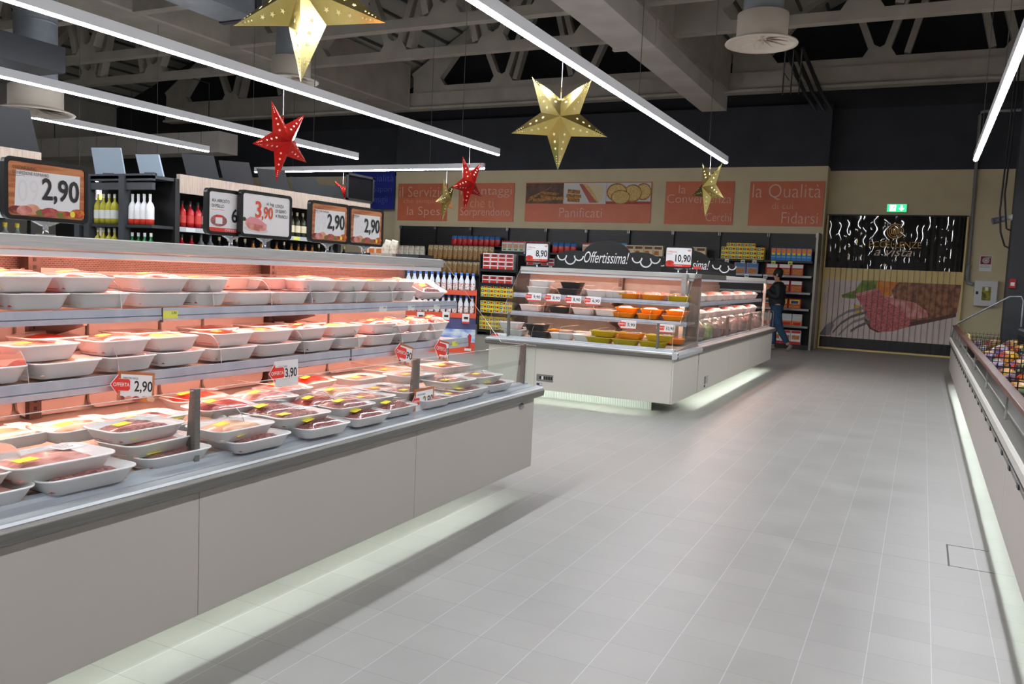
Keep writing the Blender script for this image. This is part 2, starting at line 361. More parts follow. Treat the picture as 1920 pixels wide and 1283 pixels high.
# ------------------------------------------------------------------ foil stars
GOLD = two_tone('gold_foil', (238, 220, 150), (222, 198, 116), 3, (1, 1, 1), .16, metal=1.0, bump=.15)
REDF = two_tone('red_foil', (236, 62, 50), (214, 38, 34), 3, (1, 1, 1), .18, metal=.85, bump=.15)
GOLDH = col(250, 232, 170, .5); REDH = col(255, 190, 178, .5)
STRING = col(215, 215, 225, .5)
def star(label, c, R, rz, foil, hole, top, tilt=0.0, roll=0.0):
    t = thing('foil_star', label, 'star decoration', c, 0, 'hanging foil stars', (0, 0, rz))
    mt = Matrix.Rotation(tilt, 4, 'X') @ Matrix.Rotation(roll, 4, 'Y')
    def X(p): return tuple(mt @ Vector(p))
    rim = []
    for k in range(10):
        a = -PI / 2 + k * PI / 5; r = R if k % 2 == 0 else R * .40
        rim.append((r * math.cos(a), 0, r * math.sin(a)))
    A = (0, -R * .27, 0); B = (0, R * .27, 0); m = MB(); h = m
    for k in range(10):
        p, q = rim[k], rim[(k + 1) % 10]
        m.poly([X(A), X(p), X(q)], foil); m.poly([X(B), X(q), X(p)], foil)
        tip, val = (p, q) if k % 2 == 0 else (q, p)
        nrm = (Vector(p) - Vector(A)).cross(Vector(q) - Vector(A)).normalized()
        if nrm.y > 0: nrm = -nrm
        for f, s in ((.22, .036), (.38, .036), (.53, .032), (.7, .012), (.75, .012), (.8, .012), (.85, .01)):
            base = Vector(A).lerp(Vector(tip), f); edge = Vector(val).lerp(Vector(tip), max(0, (f - .1) / .9)); cc = base.lerp(edge, .5) + nrm * .002
            u = (Vector(tip) - Vector(A)).normalized(); w_ = nrm.cross(u); pts = []
            n5 = 10 if s > .02 else 6
            for j in range(n5):
                a = 2 * PI * j / n5; r = s * R * (1 if (j % 2 == 0 or n5 == 6) else .42); pts.append(X(cc + u * r * math.cos(a) + w_ * r * math.sin(a)))
            h.poly(pts, hole)
    m.build('foil_body', t)
    m = MB(); m.tube([(0, 0, R * .38), (0, 0, R * .62)], .006, foil, 6); m.tube([(0, 0, R * .6), (0, 0, top - c[2])], .0028, STRING, 5); m.build('string', t)
star('largest gold foil star at the top of the photo', (-3.0, 3.54, 2.79), .455, .24, GOLD, GOLDH, 3.3, -.2)
star('gold foil star hanging in front of the charcoal wall', (-3.0, 6.89, 2.77), .45, .42, GOLD, GOLDH, 3.3, -.06)
star('gold foil star hanging over the right-hand orange wall signs', (-3.0, 12.6, 2.79), .45, -.75, GOLD, GOLDH, 3.3, 0, .12)
star('red foil star nearest the camera, on the left', (-6.42, 7.17, 2.72), .45, 1.55, REDF, REDH, 3.3, .1, .1)
star('red foil star hanging between two orange wall signs', (-6.42, 11.33, 2.73), .45, 1.5, REDF, REDH, 3.3, .1, .06)
star('small-looking gold foil star in front of the leftmost orange sign', (-8.36, 13.9, 2.73), .43, 1.66, GOLD, GOLDH, 3.33, .1, .1)
star('added red foil star standing in for one reflected in the dark framed board', (-10.82, 13.9, 2.83), .3, .9, REDF, REDH, 3.33)  # added star, imitates a red star mirrored in the dark framed board
star('distant gold foil star seen edge-on between wooden shelves', (-13.6, 10.8, 2.34), .3, 1.4, GOLD, GOLDH, 2.79, 0, .5)
# ================================================================== refrigerated counters
INNER_D = col(150, 140, 134, .5, 0, .1, 8)
def perforated():
    m, N, L, P = new_mat('perforated_steel'); t = N.new('ShaderNodeTexCoord'); mp = N.new('ShaderNodeMapping'); mp.inputs['Scale'].default_value = (1, 1, 1)
    b = N.new('ShaderNodeTexBrick'); b.inputs['Scale'].default_value = 30; b.inputs['Color1'].default_value = lin((120, 100, 92)) + (1,); b.inputs['Color2'].default_value = lin((96, 80, 76)) + (1,)
    b.inputs['Mortar'].default_value = lin((168, 140, 126)) + (1,); b.inputs['Mortar Size'].default_value = .03
    sw = N.new('ShaderNodeVectorMath'); sw.operation = 'MULTIPLY'; sw.inputs[1].default_value = (1, 0, 1); sx = N.new('ShaderNodeSeparateXYZ'); cx = N.new('ShaderNodeCombineXYZ')
    L.new(t.outputs['Object'], sx.inputs[0]); L.new(sx.outputs[0], cx.inputs[0]); L.new(sx.outputs[2], cx.inputs[1]); L.new(cx.outputs[0], b.inputs['Vector']); L.new(b.outputs['Color'], P.inputs['Base Color']); P.inputs['Roughness'].default_value = .5
    return m
PERF = perforated()
SHELFF = two_tone('shelf_front', (176, 182, 194), (164, 170, 184), 2, (6, 1, 1), .3)
TAGY = col(214, 222, 96, .5); TAGW = col(214, 220, 222, .5)
LOGO = col(150, 154, 160, .25, .8)
def counter(name, label, cat, L, loc, rz, seams, posts, canopy_y=.725, sh=((.60, 1.198, 1.146), (.50, .957, .897)), left_end=False, right_end=True, deep=1.1, uprights=(), panel=PANEL, led_x0=0.0, canopy_split=None, shelf_x0=0.0, led=None, inner=None):
    LED_P = led or globals()['LED_P']; INNER = inner or globals()['INNER']
    t = thing(name, label, cat, loc, rz)
    # body below the rail
    m = MB(); m.box(0, L, .02, deep, .40, .64, panel); m.box(0, L, .3, deep, .16, .40, panel); m.box(0, .02, .02, .3, .146, .4, panel); m.box(L - .02, L, .02, .3, .146, .4, panel); m.build('cabinet_body', t)
    xs = [0] + list(seams) + [L]
    for a, b in zip(xs[:-1], xs[1:]):
        m = MB(); m.box(a + .0012, b - .0012, 0, .018, .146, .603, panel); m.build('front_panel', t, bevel=.002)
    m = MB(); m.box(.3, L - .4, .42, deep - .08, 0, .16, CHAR); m.build('plinth', t)
    m = MB(); m.box(.03, L - .31, .095, .115, .30, .306, LED_F); m.build('plinth_light', t)
    m = MB(); m.extr([(-.022, .602), (-.042, .612), (-.046, .645), (-.036, .660), (.012, .664), (.012, .602)], -.03, L + .06, STEEL_DK); m.build('bumper', t, bevel=.003)
    m = MB(); m.extr([(-.036, .660), (-.03, .668), (.01, .672), (.012, .662)], -.03, L + .055, RAILTOP); m.build('rail_cap', t)
    m = MB(); m.extr([(.012, .64), (.012, .675), (.05, .682), (.054, .694), (.075, .700), (.10, .694), (.12, .66), (.12, .64)], 0, L, SILL); m.build('sill', t)
    m = MB(); m.extr([(.12, .64), (.12, .675), (deep, .735), (deep, .64)], 0, L, INNER); m.build('deck', t)
    # back
    m = MB(); m.box(0, L, deep - .04, deep, .73, 1.33, INNER); m.build('back_panel', t)
    m = MB(); m.box(0, L, deep - .02, deep - .01, 1.33, 1.45, PERF); m.build('perforated_band', t)
    for u in uprights:
        m = MB(); m.box(u - .026, u + .026, deep - .1, deep - .04, .735, 1.43, col(92, 74, 66, .4, .4, .1, 30))
        for k in range(22): m.box(u - .006, u + .006, deep - .102, deep - .1, .77 + k * .03, .785 + k * .03, BLACK)
        m.build('upright', t)
        for sy, zt, zb in sh:
            m = MB(); m.extr([(sy + .06, zb), (sy + .06, zb - .012), (deep - .11, zb - .09), (deep - .11, zb)], u - .008, u + .008, col(70, 58, 54, .5)); m.build('bracket', t)
    # shelves
    for sy, zt, zb in sh:
        m = MB(); m.extr([(sy + .012, zt - .012), (sy + .012, zb + .016), (deep - .12, zb + .016), (deep - .12, zt - .012)], shelf_x0, L - .02, INNER); s = m.build('shelf', t)
        zm = zb + (zt - zb) * .45
        m = MB(); m.extr([(sy + .014, zt), (sy + .004, zt), (sy, zm), (sy + .006, zm - .003), (sy - .002, zm - .006), (sy, zb), (sy + .014, zb)], shelf_x0, L - .015, SHELFF); f = m.build('price_rail', t)
        m = MB(); m.box(shelf_x0 + .02, L - .04, sy + .022, sy + .046, zb + .007, zb + .014, LED_P); m.build('shelf_light', t)
    # canopy
    cy = canopy_y; parts = [(0, L)] if not canopy_split else [(0, canopy_split), (canopy_split, L)]
    for a, b in parts:
        m = MB(); m.extr([(cy, 1.418), (cy - .004, 1.426), (cy, 1.468), (cy + .01, 1.472), (min(cy + .52, deep), 1.472), (min(cy + .52, deep), 1.43), (cy + .06, 1.418)], a, b - .004, STEEL if not canopy_split else (STEEL_DK if a == 0 else col(236, 233, 227, .4))); m.build('canopy', t)
    m = MB(); m.extr([(cy + .008, 1.417), (cy + .006, 1.394), (cy + .012, 1.39), (cy + .02, 1.392), (cy + .022, 1.417)], 0, L - .02, col(206, 214, 222, .4)); m.build('light_shade', t)
    m = MB(); m.box(.02, L - .04, cy + .026, cy + .05, 1.394, 1.404, LED_P); m.build('canopy_light', t)
    # glass
    for i, (a, b) in enumerate(zip([0] + list(posts), list(posts) + [L])):
        m = MB(); m.box(a + .003, b - .003, .058, .064, .696, .945, GLASS); m.build('front_glass', t)
        m = MB(); m.box(a + .003, b - .003, .058, .064, .945, .9475, EDGE); m.build('glass_edge', t)
    for p in posts:
        m = MB(); m.extr([(.066, .69), (.066, .95), (.085, .95), (.105, .69)], p - .006, p + .006, STEEL_DK); m.box(p - .012, p + .012, .05, .07, .69, .952, STEEL_DK); m.build('glass_post', t, bevel=.002)
    for flag, x in ((left_end, .012), (right_end, L - .012)):
        if not flag: continue
        zc = 1.47; pr = [(.0, .672), (.0, .94), (min(.255, cy), .945), (cy, zc), (deep, zc), (deep, .7)]
        m = MB(); m.extr(pr, x - .004, x + .004, GLASS); m.build('end_glass', t)
        m = MB()
        for (a0, b0), (a1, b1) in zip(pr[:4], pr[1:4]): m.tube([(x, a0, b0), (x, a1, b1)], .002, EDGE, 5)
        m.build('glass_edge', t)
    return t
near = counter('meat_counter', 'near white refrigerated meat counter along the left side', 'meat counter', 5.5, (-2.22, -.6, 0), PI / 2,
               (1.3, 2.695, 4.095), (1.31, 2.73, 4.17, 5.44), uprights=(1.24, 2.74, 4.1), deep=1.06)
for i, (x0, x1, h) in enumerate(((1.86, 2.40, 1.36), (2.42, 2.66, 1.345), (2.68, 2.98, 1.345), (3.0, 3.36, 1.335), (3.38, 3.62, 1.33), (3.64, 4.06, 1.325), (4.2, 4.6, 1.32), (4.62, 4.98, 1.32))):
    m = MB(); w_ = x1 - x0; m.extr([(x + (x0 + x1) / 2, z + (h + .74) / 2) for x, z in rrect(w_, h - .74, .05, 4)][::-1], .985, 1.0, INNER, True, 'y'); m.build('back_liner', near)
for k, (x, z) in enumerate(((1.62, 1.2), (3.05, 1.2), (4.2, .96), (2.15, .96))):
    m = MB(); m.box(x - .002, x + .002, (.598 if z > 1 else .498), (.602 if z > 1 else .502), z - .055, z, col(60, 50, 50)); m.box(x - .012, x + .0, (.594 if z > 1 else .494), (.6 if z > 1 else .5), z - .06, z - .05, col(60, 50, 50)); m.build('rail_joint', near)
for x in (2.2, 3.35, 4.45, 5.2):
    m = MB(); m.box(x - .03, x + .03, .735, .76, 1.405, 1.42, col(190, 160, 150, .4)); m.build('canopy_clip', near)
m = MB(); m.lathe([(.0, .004), (.02, .003), (.026, 0)], LOGO, 20); o = m.build('badge', near, (5.31, -.001, .564), (PI / 2, 0, 0)); o.scale = (1.5, .8, 1)
# island: a cap facing the camera and a long run facing the aisle
cap = counter('meat_counter', 'white end counter of the middle island, facing the camera, with black cloud boards', 'meat counter', 2.084, (-4.28, 8.16, 0), 0,
              (), (.2, 1.9), left_end=True, right_end=True, uprights=(1.18,), sh=((.56, 1.165, 1.115), (.52, .955, .905)), deep=1.02, panel=PANEL_W, led=LED_C, inner=INNER_D)
run = counter('meat_counter', 'long aisle side of the middle island counter, facing right', 'meat counter', 5.0, (-2.18, 9.22, 0), PI / 2,
              (1.6, 3.1, 4.1), (1.7, 3.3, 4.96), canopy_y=.16, sh=((.2, 1.14, 1.09), (.2, .93, .88)), left_end=False, right_end=True, uprights=(2.6,), deep=.95, panel=PANEL_W, canopy_split=1.9, led=LED_C, inner=INNER_D)
m = MB(); m.box(2.085, 2.1, .0, 1.02, .146, .603, PANEL_W); m.build('side_panel', cap)
m = MB(); m.extr([(2.122, .602), (2.142, .612), (2.146, .645), (2.13, .668), (2.088, .672), (2.088, .602)][::-1], -.046, 1.02, RAILTOP, True, 'y'); m.build('side_rail', cap)
m = MB(); m.box(1.95, 2.0, .66, .78, .66, 1.47, STEEL); m.build('corner_post', cap); m = MB(); m.box(1.94, 2.0, .8, .88, .66, 1.47, STEEL_DK); m.build('corner_post', cap)
m = MB(); m.box(4.93, 4.97, .14, .18, .68, 1.45, STEEL); m.build('end_post', run)
m = MB(); m.box(0, 1.68, 0, .02, 0, .17, col(196, 204, 198, .5))
for k in range(84): m.extr([(.01 + k * .02, .01), (.017 + k * .02, .01), (.017 + k * .02 - .012, .165), (.01 + k * .02 - .012, .165)], -.004, 0, WHITE, True, 'y')
m.build('vent_grille', cap, (.1, .39, 0))
m = MB(); m.box(0, .195, -.004, 0, 0, .075, col(128, 128, 122, .4)); 
for k in range(6): m.box(.035 + k * .026, .055 + k * .026, -.006, -.004, .022, .056, BLACK if k != 1 else WHITE)
m.build('control_panel', cap, (.6, 0, .24))
m = MB(); m.box(0, .06, -.003, 0, 0, .022, col(40, 44, 96)); m.box(.035, .058, -.0036, -.003, .004, .018, WHITE); m.build('rating_sticker', cap, (.605, 0, .195))
m = MB(); m.box(0, .16, -.01, 0, 0, .085, col(176, 176, 172)); m.box(0, .03, -.012, -.01, 0, .085, col(70, 70, 72)); m.box(.01, .05, -.006, 0, -.04, -.015, col(60, 60, 62)); m.build('socket_box', run, (.3, 0, .215))
# ------------------------------------------------------------------ acrylic dividers
def divider(par, x, sy, z, depth=.36, h=.12):
    m = MB(); n = 6; pr = [(sy + .02, z)] + [(sy + .02 + .08 * (1 - math.cos(k / n * PI / 2)), z + h * math.sin(k / n * PI / 2)) for k in range(1, n + 1)] + [(sy + depth, z + h), (sy + depth, z)]
    m.extr(pr, x - .0012, x + .0012, ACRYL); o = m.build('shelf_divider', par)
    m = MB(); m.tube([(x, a, b) for a, b in pr[:-1]], .0017, EDGE, 4); m.build('divider_edge', o)
for par, rows in ((near, (((1.33, 1.78, 2.35, 2.87, 3.35, 3.72, 4.02, 4.4, 4.75), .6, 1.198), ((1.55, 2.42, 2.78, 3.3, 3.85, 4.3, 4.72, 5.1), .5, .957))),
                  (cap, (((.44, .86, 1.2, 1.52, 1.84), .56, 1.165), ((.4, .72, 1.0, 1.3, 1.66), .52, .955)))):
    for xs, sy, z in rows:
        for x in xs: divider(par, x, sy, z)
for x in (1.7, 2.15, 3.05, 3.6, 4.6, 5.05): divider(near, x, .1, .68, .7, .15)
for x in (.46, .78, 1.15, 1.45): divider(cap, x, .1, .68, .6, .15)
# ------------------------------------------------------------------ trays
TW, TD, TH = .27, .19, .060
def tray_mesh(foam, ribs=True):
    m = MB(); n = 4; rings = []
    def ring(w_, d_, r, z):
        b = len(m.v); p = rrect(w_, d_, r, n); m.v += [(x, y, z) for x, y in p]; return b, len(p)
    R = [ring(TW - .07, TD - .06, .025, 0), ring(TW - .055, TD - .045, .03, .004), ring(TW - .012, TD - .012, .036, TH - .006), ring(TW, TD, .04, TH - .005), ring(TW, TD, .04, TH), ring(TW - .014, TD - .014, .034, TH), ring(TW - .065, TD - .055, .026, .008)]
    for (a, k), (b, _) in zip(R[:-1], R[1:]):
        for i in range(k): m.face((a + i, a + (i + 1) % k, b + (i + 1) % k, b + i), foam, True)
    m.face([R[0][0] + i for i in range(R[0][1])][::-1], foam); m.face([R[-1][0] + i for i in range(R[-1][1])], foam)
    return m.build('foam_tray', mesh_only=True)
def grid_dome(w_, d_, fn, mat, nx=12, ny=9):
    m = MB(); b = len(m.v)
    for j in range(ny + 1):
        for i in range(nx + 1):
            u, v = i / nx * 2 - 1, j / ny * 2 - 1; x, y = u * w_ / 2, v * d_ / 2
            if abs(u) > .7 and abs(v) > .7: x *= .95; y *= .95
            m.v.append((x, y, fn(u, v)))
    for j in range(ny):
        for i in range(nx): a = b + j * (nx + 1) + i; m.face((a, a + 1, a + nx + 2, a + nx + 1), mat, True)
    return m
def meat_mesh(mat, kind, seed):
    r = random.Random(seed); hgt = {'pork': .012, 'beef': .014, 'mince': .02, 'chicken': .018, 'red': .016}[kind]
    ph = [r.uniform(0, 6.28) for _ in range(6)]; fq = 5 if kind in ('mince',) else 3
    def fn(u, v):
        e = max(0, 1 - max(abs(u), abs(v)) ** 6)
        b = .6 + .25 * math.sin(fq * u + ph[0] + 1.2 * v) + .2 * math.sin(2.6 * v * fq / 3 + ph[1]) + .12 * math.sin(7 * u + 5 * v + ph[2])
        return .012 + e * (TH * .62 + hgt * b)
    return grid_dome(TW - .045, TD - .04, fn, mat).build('meat', mesh_only=True)
def film_mesh(bulge):
    return grid_dome(TW - .006, TD - .006, lambda u, v: TH + .001 + bulge * (1 - u ** 4) * (1 - v ** 4) + .001 * math.sin(9 * u + 4 * v), FILM, 10, 7).build('film', mesh_only=True)
FOAMC = col(60, 60, 62, .4); FOAMY = foam('orange_foam', (252, 176, 44), .3); FOAMY2 = foam('yellow_foam', (226, 204, 40), .3); FOAMT = foam('white_foam', (254, 253, 253), .16)
TRAYM = {k: tray_mesh(v) for k, v in dict(white=FOAMT, black=FOAMC, orange=FOAMY, yellow=FOAMY2).items()}
MEATM = {k: [meat_mesh(MEATS[k], k, i) for i in range(3)] for k in MEATS}
FILMM = [film_mesh(.003), film_mesh(.016), film_mesh(.034)]
BULGE = {}
def sticker_mesh(mat, w_, d_, lines=False):
    m = MB(); m.box(-w_ / 2, w_ / 2, -d_ / 2, d_ / 2, 0, .0012, mat)
    if lines:
        for k in range(4): m.box(-w_ / 2 + .006, w_ / 2 - .012 - .006 * (k % 2), d_ / 2 - .008 - k * .009, d_ / 2 - .005 - k * .009, .0012, .0016, col(90, 92, 96))
    return m.build('price_sticker', mesh_only=True)
STW = sticker_mesh(col(238, 240, 242), .062, .05, True); STY = sticker_mesh(YEL, .052, .034)
DOMES = {}
for k in MEATS: DOMES[k] = grid_dome(TW - .05, TD - .045, lambda u, v: TH - .006 + .032 * (1 - u * u) * (1 - v ** 2) ** .6 + .006 * math.sin(6 * u + 3 * v), MEATS[k]).build('meat', mesh_only=True)
def food_tray(label, par_loc, kind='pork', foam='white', rz=PI / 2, fat=False, sticker=True, scale=1.0, tilt=0.0, group=None, sx=1.0, cat='meat tray'):
    i = random.randrange(3)
    t = thing('meat_tray', label, cat, par_loc, 0, group, (tilt, 0, rz)); t.scale = (scale * sx, scale, scale)
    fi = 2 if fat else i % 2; bl = (.003, .016, .034)[fi]
    place('foam_tray', TRAYM[foam], t)
    place('meat', DOMES[kind] if fat else MEATM[kind][i], t); place('film', FILMM[fi], t)
    if sticker:
        for me, x, y in ((STW, .066, .028), (STY, -.072, -.03)):
            u, v = x / (TW / 2), y / (TD / 2); hz = lambda u, v: TH + .003 + bl * (1 - u ** 4) * (1 - v ** 4)
            place('price_sticker', me, t, (x, y, hz(u, v)), (math.atan2(hz(u, v + .2) - hz(u, v - .2), .2 * TD), -math.atan2(hz(u + .2, v) - hz(u - .2, v), .2 * TW), .1))
    return t
KINDW = {'pork': 'pale pork', 'beef': 'dark red beef', 'mince': 'minced meat', 'chicken': 'pale poultry', 'red': 'bright red meat'}
def near_xy(X, Y): return X, Y
# upper shelf of the near counter: (y0, y1, layer, back)
def row(where, y_pairs, X, z, kinds, layer, tiltx=0.0, foam='white', start=0, jitter=.012, sticker=False):
    for i, (a, b) in enumerate(y_pairs):
        k = kinds[i % len(kinds)]; wdt = abs(b - a) / TW * .985
        food_tray('white foam tray, %s from left, %s' % (nth(i + start), where), (X + random.uniform(-jitter, 0), (a + b) / 2, z), k, foam, PI / 2 + random.uniform(-.06, .06), sx=wdt / 1.0, sticker=sticker, group='trays on the near counter shelves')
S1 = 1.2
row('bottom layer, upper shelf, near counter', [(1.42, 1.64), (1.565 + .08, 1.80), (1.815, 2.075), (2.085, 2.34), (2.365, 2.65), (2.655, 2.865), (2.89, 3.17), (3.18, 3.43), (3.44, 3.69), (3.70, 3.95), (3.96, 4.27), (4.28, 4.44)], -2.935, S1, ['chicken', 'pork', 'red'], 0)
row('second layer, upper shelf, near counter', [(1.50, 1.78), (1.785, 2.015), (2.02, 2.27), (2.37, 2.65), (2.655, 2.88), (3.38, 3.67), (3.68, 3.94), (3.95, 4.27), (4.275, 4.44)], -2.945, S1 + .062, ['pork', 'chicken', 'beef'], 0, sticker=True)
row('rear row, upper shelf, near counter', [(2.42, 2.68), (2.98, 3.24), (3.26, 3.52), (3.8, 4.06), (4.2, 4.52)], -3.08, S1 + .066, ['pork', 'red'], 0)
food_tray('tilted foam tray showing wrapped meat at the far end of the upper shelf', (-2.93, 4.62, S1 + .035), 'mince', 'white', PI / 2 - .12, tilt=.38, scale=1.05)
S2 = .959
row('bottom layer, lower shelf, near counter', [(1.30, 1.56), (1.575, 1.84), (1.85, 2.13), (2.14, 2.38), (2.39, 2.64), (2.66, 2.95), (2.96, 3.25), (3.27, 3.53), (3.55, 3.81), (3.83, 4.09), (4.10, 4.36), (4.37, 4.63)], -2.835, S2, ['pork', 'beef', 'chicken'], 0)
row('second layer, lower shelf, near counter', [(1.42, 1.70), (1.80, 2.06), (2.12, 2.37), (2.38, 2.62), (2.70, 2.95), (2.97, 3.22), (3.24, 3.48), (3.50, 3.78), (3.86, 4.12)], -2.855, S2 + .062, ['red', 'pork', 'beef', 'chicken'], 0, sticker=True)
row('rear row, lower shelf, near counter', [(1.95, 2.2), (2.35, 2.6), (2.75, 3.0), (3.1, 3.35), (3.4, 3.65)], -3.0, S2 + .07, ['red', 'pork'], 0)
for i, (y, k) in enumerate(((4.16, 'pork'), (4.40, 'pork'), (4.62, 'beef'))):
    food_tray('bulging film-wrapped roast, %s from left at the far end of the lower shelf' % nth(i), (-2.87, y, S2 + .045), k, 'white', PI / 2 + .1, True)
# deck trays (X, Y, z, kind, fat, turn, scale, label)
DECK = [
 (-2.40, 1.64, .735, 'pork', 0, .06, 1.22, 'large foam tray of pale chops nearest the camera on the deck'),
 (-2.36, 1.70, .686, 'mince', 0, .05, 1.15, 'lower tray under the large nearest tray of pale chops'),
 (-2.42, 1.34, .735, 'beef', 0, .05, 1.1, 'upper tray cut by the left edge of the photo'),
 (-2.38, 1.38, .686, 'pork', 0, .02, 1.1, 'lower tray cut by the left edge of the photo'),
 (-2.45, 2.0, .79, 'mince', 0, .04, 1.05, 'top tray with yellow sticker in the stack left of the first post'),
 (-2.42, 2.02, .738, 'pork', 0, -.03, 1.05, 'middle tray in the stack left of the first glass post'),
 (-2.38, 2.06, .69, 'mince', 0, .02, 1.05, 'bottom tray in the stack left of the first glass post'),
 (-2.68, 1.95, .76, 'chicken', 0, .02, 1.05, 'pink tray with orange sticker behind the stack of three'),
 (-2.74, 1.72, .715, 'chicken', 0, -.04, 1.0, 'pink tray low at the back behind the nearest tray'),
 (-2.86, 1.52, .77, 'red', 0, .0, 1.0, 'pink tray at the back left by the brown upright'),
 (-2.66, 2.22, .715, 'pork', 0, .04, 1.0, 'back tray seen just left of the first glass post'),
 (-2.37, 2.37, .735, 'chicken', 0, .02, 1.08, 'pale wide tray just right of the first glass post'),
 (-2.33, 2.42, .688, 'mince', 0, .02, 1.08, 'lower tray just right of the first glass post'),
 (-2.60, 2.36, .72, 'chicken', 0, .05, 1.0, 'second-row tray behind the wide pale tray'),
 (-2.84, 2.64, .74, 'red', 1, .3, 1.0, 'bright red wrapped joint at the back of the deck'),
 (-2.62, 2.56, .74, 'red', 1, .15, 1.0, 'orange lit wrapped joint behind the sausage tray'),
 (-2.50, 2.72, .735, 'mince', 1, .1, 1.0, 'bulging brown wrapped pack, fourth row from the first post'),
 (-2.37, 2.72, .745, 'mince', 0, .12, 1.05, 'tray with yellow sticker resting on sausage packs'),
 (-2.30, 2.78, .688, 'mince', 1, .08, 1.0, 'sausage pack at the front edge under the yellow sticker tray'),
 (-2.66, 2.86, .745, 'pork', 1, .2, 1.0, 'pink wrapped joint below the 3,90 shelf card'),
 (-2.50, 3.02, .74, 'beef', 1, .1, 1.0, 'dark wrapped roast with white sticker in the deck middle'),
 (-2.36, 3.06, .738, 'mince', 1, .1, .95, 'wrapped minced pack tilted in the deck middle'),
 (-2.30, 3.1, .688, 'mince', 1, .05, .95, 'second sausage pack along the front edge'),
 (-2.78, 3.12, .75, 'red', 1, .1, .95, 'pink wrapped joint at the back of the deck middle'),
 (-2.42, 3.3, .742, 'mince', 0, .12, 1.0, 'grey-pink tray with glossy film left of the second post'),
 (-2.60, 3.3, .742, 'chicken', 1, .1, .95, 'pale wrapped roll behind the glossy film tray'),
 (-2.33, 3.38, .688, 'mince', 1, .05, .95, 'third sausage pack along the front edge'),
 (-2.85, 3.4, .745, 'red', 1, .0, .95, 'rear pink joint left of the second glass post'),
 (-2.55, 3.6, .735, 'pork', 0, .1, 1.0, 'pink tray directly behind the second glass post'),
 (-2.40, 3.64, .735, 'mince', 0, .05, 1.0, 'tray with yellow sticker beside the second glass post'),
 (-2.33, 3.72, .688, 'pork', 0, .05, 1.0, 'low front tray behind the 2,90 glass card'),
 (-2.75, 3.7, .735, 'pork', 0, .05, 1.0, 'rear tray behind the second glass post'),
 (-2.62, 4.0, .735, 'pork', 0, .1, 1.05, 'pink tray behind the pair of dark mince trays'),
 (-2.42, 4.1, .738, 'mince', 0, .1, 1.1, 'dark mince tray with yellow sticker right of the second post'),
 (-2.35, 4.12, .688, 'mince', 0, .06, 1.1, 'low tray under the dark mince tray'),
 (-2.33, 3.96, .686, 'pork', 0, .02, .9, 'front low tray beside the 2,90 glass card'),
 (-2.40, 4.42, .735, 'mince', 0, .1, 1.05, 'last upper mince tray before the glass end'),
 (-2.35, 4.46, .686, 'mince', 0, .08, 1.1, 'last low tray before the glass end'),
 (-2.68, 4.5, .73, 'beef', 0, .15, 1.15, 'red steak tray with yellow sticker at the far rear of the deck'),
 (-2.85, 4.1, .735, 'chicken', 0, .0, 1.0, 'rearmost pale tray near the far end of the deck'),
]
for X, Y, z, k, fat, tr, sc, lab in DECK:
    z = {0: .688, 1: .732, 2: .778}[0 if z < .7 else (1 if z < .765 else 2)] + (.025 if X < -2.6 and z < .765 else 0)
    food_tray(lab, (X + .02, Y, z), k, 'white', PI / 2 - tr, bool(fat), True, sc * 1.04, group='trays on the near counter deck').scale.z = sc * .78
# island cap trays
CAPX = -4.28
def cap_row(where, xs, y, z, foam, kinds, sc=.82, sticker=True, fat=False, tilt=0.0, zs=1.0):
    for i, x in enumerate(xs):
        fo = foam[i % len(foam)]
        food_tray('%s tray, %s from left, %s' % (fo if fo != 'white' else 'white foam', nth(i), where), (CAPX + x, 8.16 + y, z), kinds[i % len(kinds)], fo, random.uniform(-.04, .04), fat, sticker, sc, group='trays on the island end counter').scale.z = sc * zs
cap_row('front row, upper shelf, island end', (.27, .65, 1.0, 1.22), .69, 1.168, ('white', 'black', 'white', 'white'), ('chicken', 'chicken'), .98, False, zs=1.25)
cap_row('second layer, upper shelf, island end', (.30, .68), .70, 1.243, ('white', 'black'), ('chicken',), .98, False, zs=1.25)
cap_row('right half, upper shelf, island end', (1.36, 1.64, 1.93), .69, 1.168, ('orange', 'orange', 'yellow'), ('mince', 'pork'), .92, False, True)
cap_row('left half, lower shelf, island end', (.2, .56, .86, 1.13), .65, .958, ('white', 'black', 'white', 'white'), ('chicken',), .98, False, zs=1.25)
cap_row('right half, lower shelf, island end', (1.34, 1.62, 1.90), .64, .958, ('orange',), ('mince', 'pork'), .92, False)
cap_row('upper layer, lower shelf, island end', (1.36, 1.65, 1.93), .66, 1.012, ('orange',), ('pork', 'mince'), .9, False, True)
cap_row('back row, lower shelf, island end', (.25, .6, .95, 1.3, 1.7), .83, .965, ('white',), ('pork', 'mince'), .95, False, True)
cap_row('far left, back row, upper shelf, island end', (.3, .62), .86, 1.17, ('black', 'white'), ('chicken', 'mince'), .95, False, True)
cap_row('back row, upper shelf, island end', (1.0, 1.4, 1.7), .85, 1.17, ('white',), ('pork', 'mince'), .9, False, True)
cap_row('low front row, island end deck', (.2, .52, .78, 1.05), .24, .69, ('white', 'black', 'white', 'white'), ('pork', 'chicken'), .98, False, zs=1.25)
cap_row('second layer, island end deck', (.14, .46), .26, .765, ('white', 'black'), ('pork', 'chicken'), .98, False, zs=1.25)
cap_row('low right row, island end deck', (1.22, 1.51, 1.81), .23, .688, ('yellow',), ('pork',), 1.08, True)
cap_row('raised right row, island end deck', (1.25, 1.55, 1.86), .27, .755, ('yellow', 'orange', 'yellow'), ('pork', 'mince'), 1.06, True)
cap_row('rear row, island end deck', (.3, .62, .93, 1.26, 1.6, 1.92), .55, .715, ('white', 'orange'), ('pork', 'red'), .95, True)
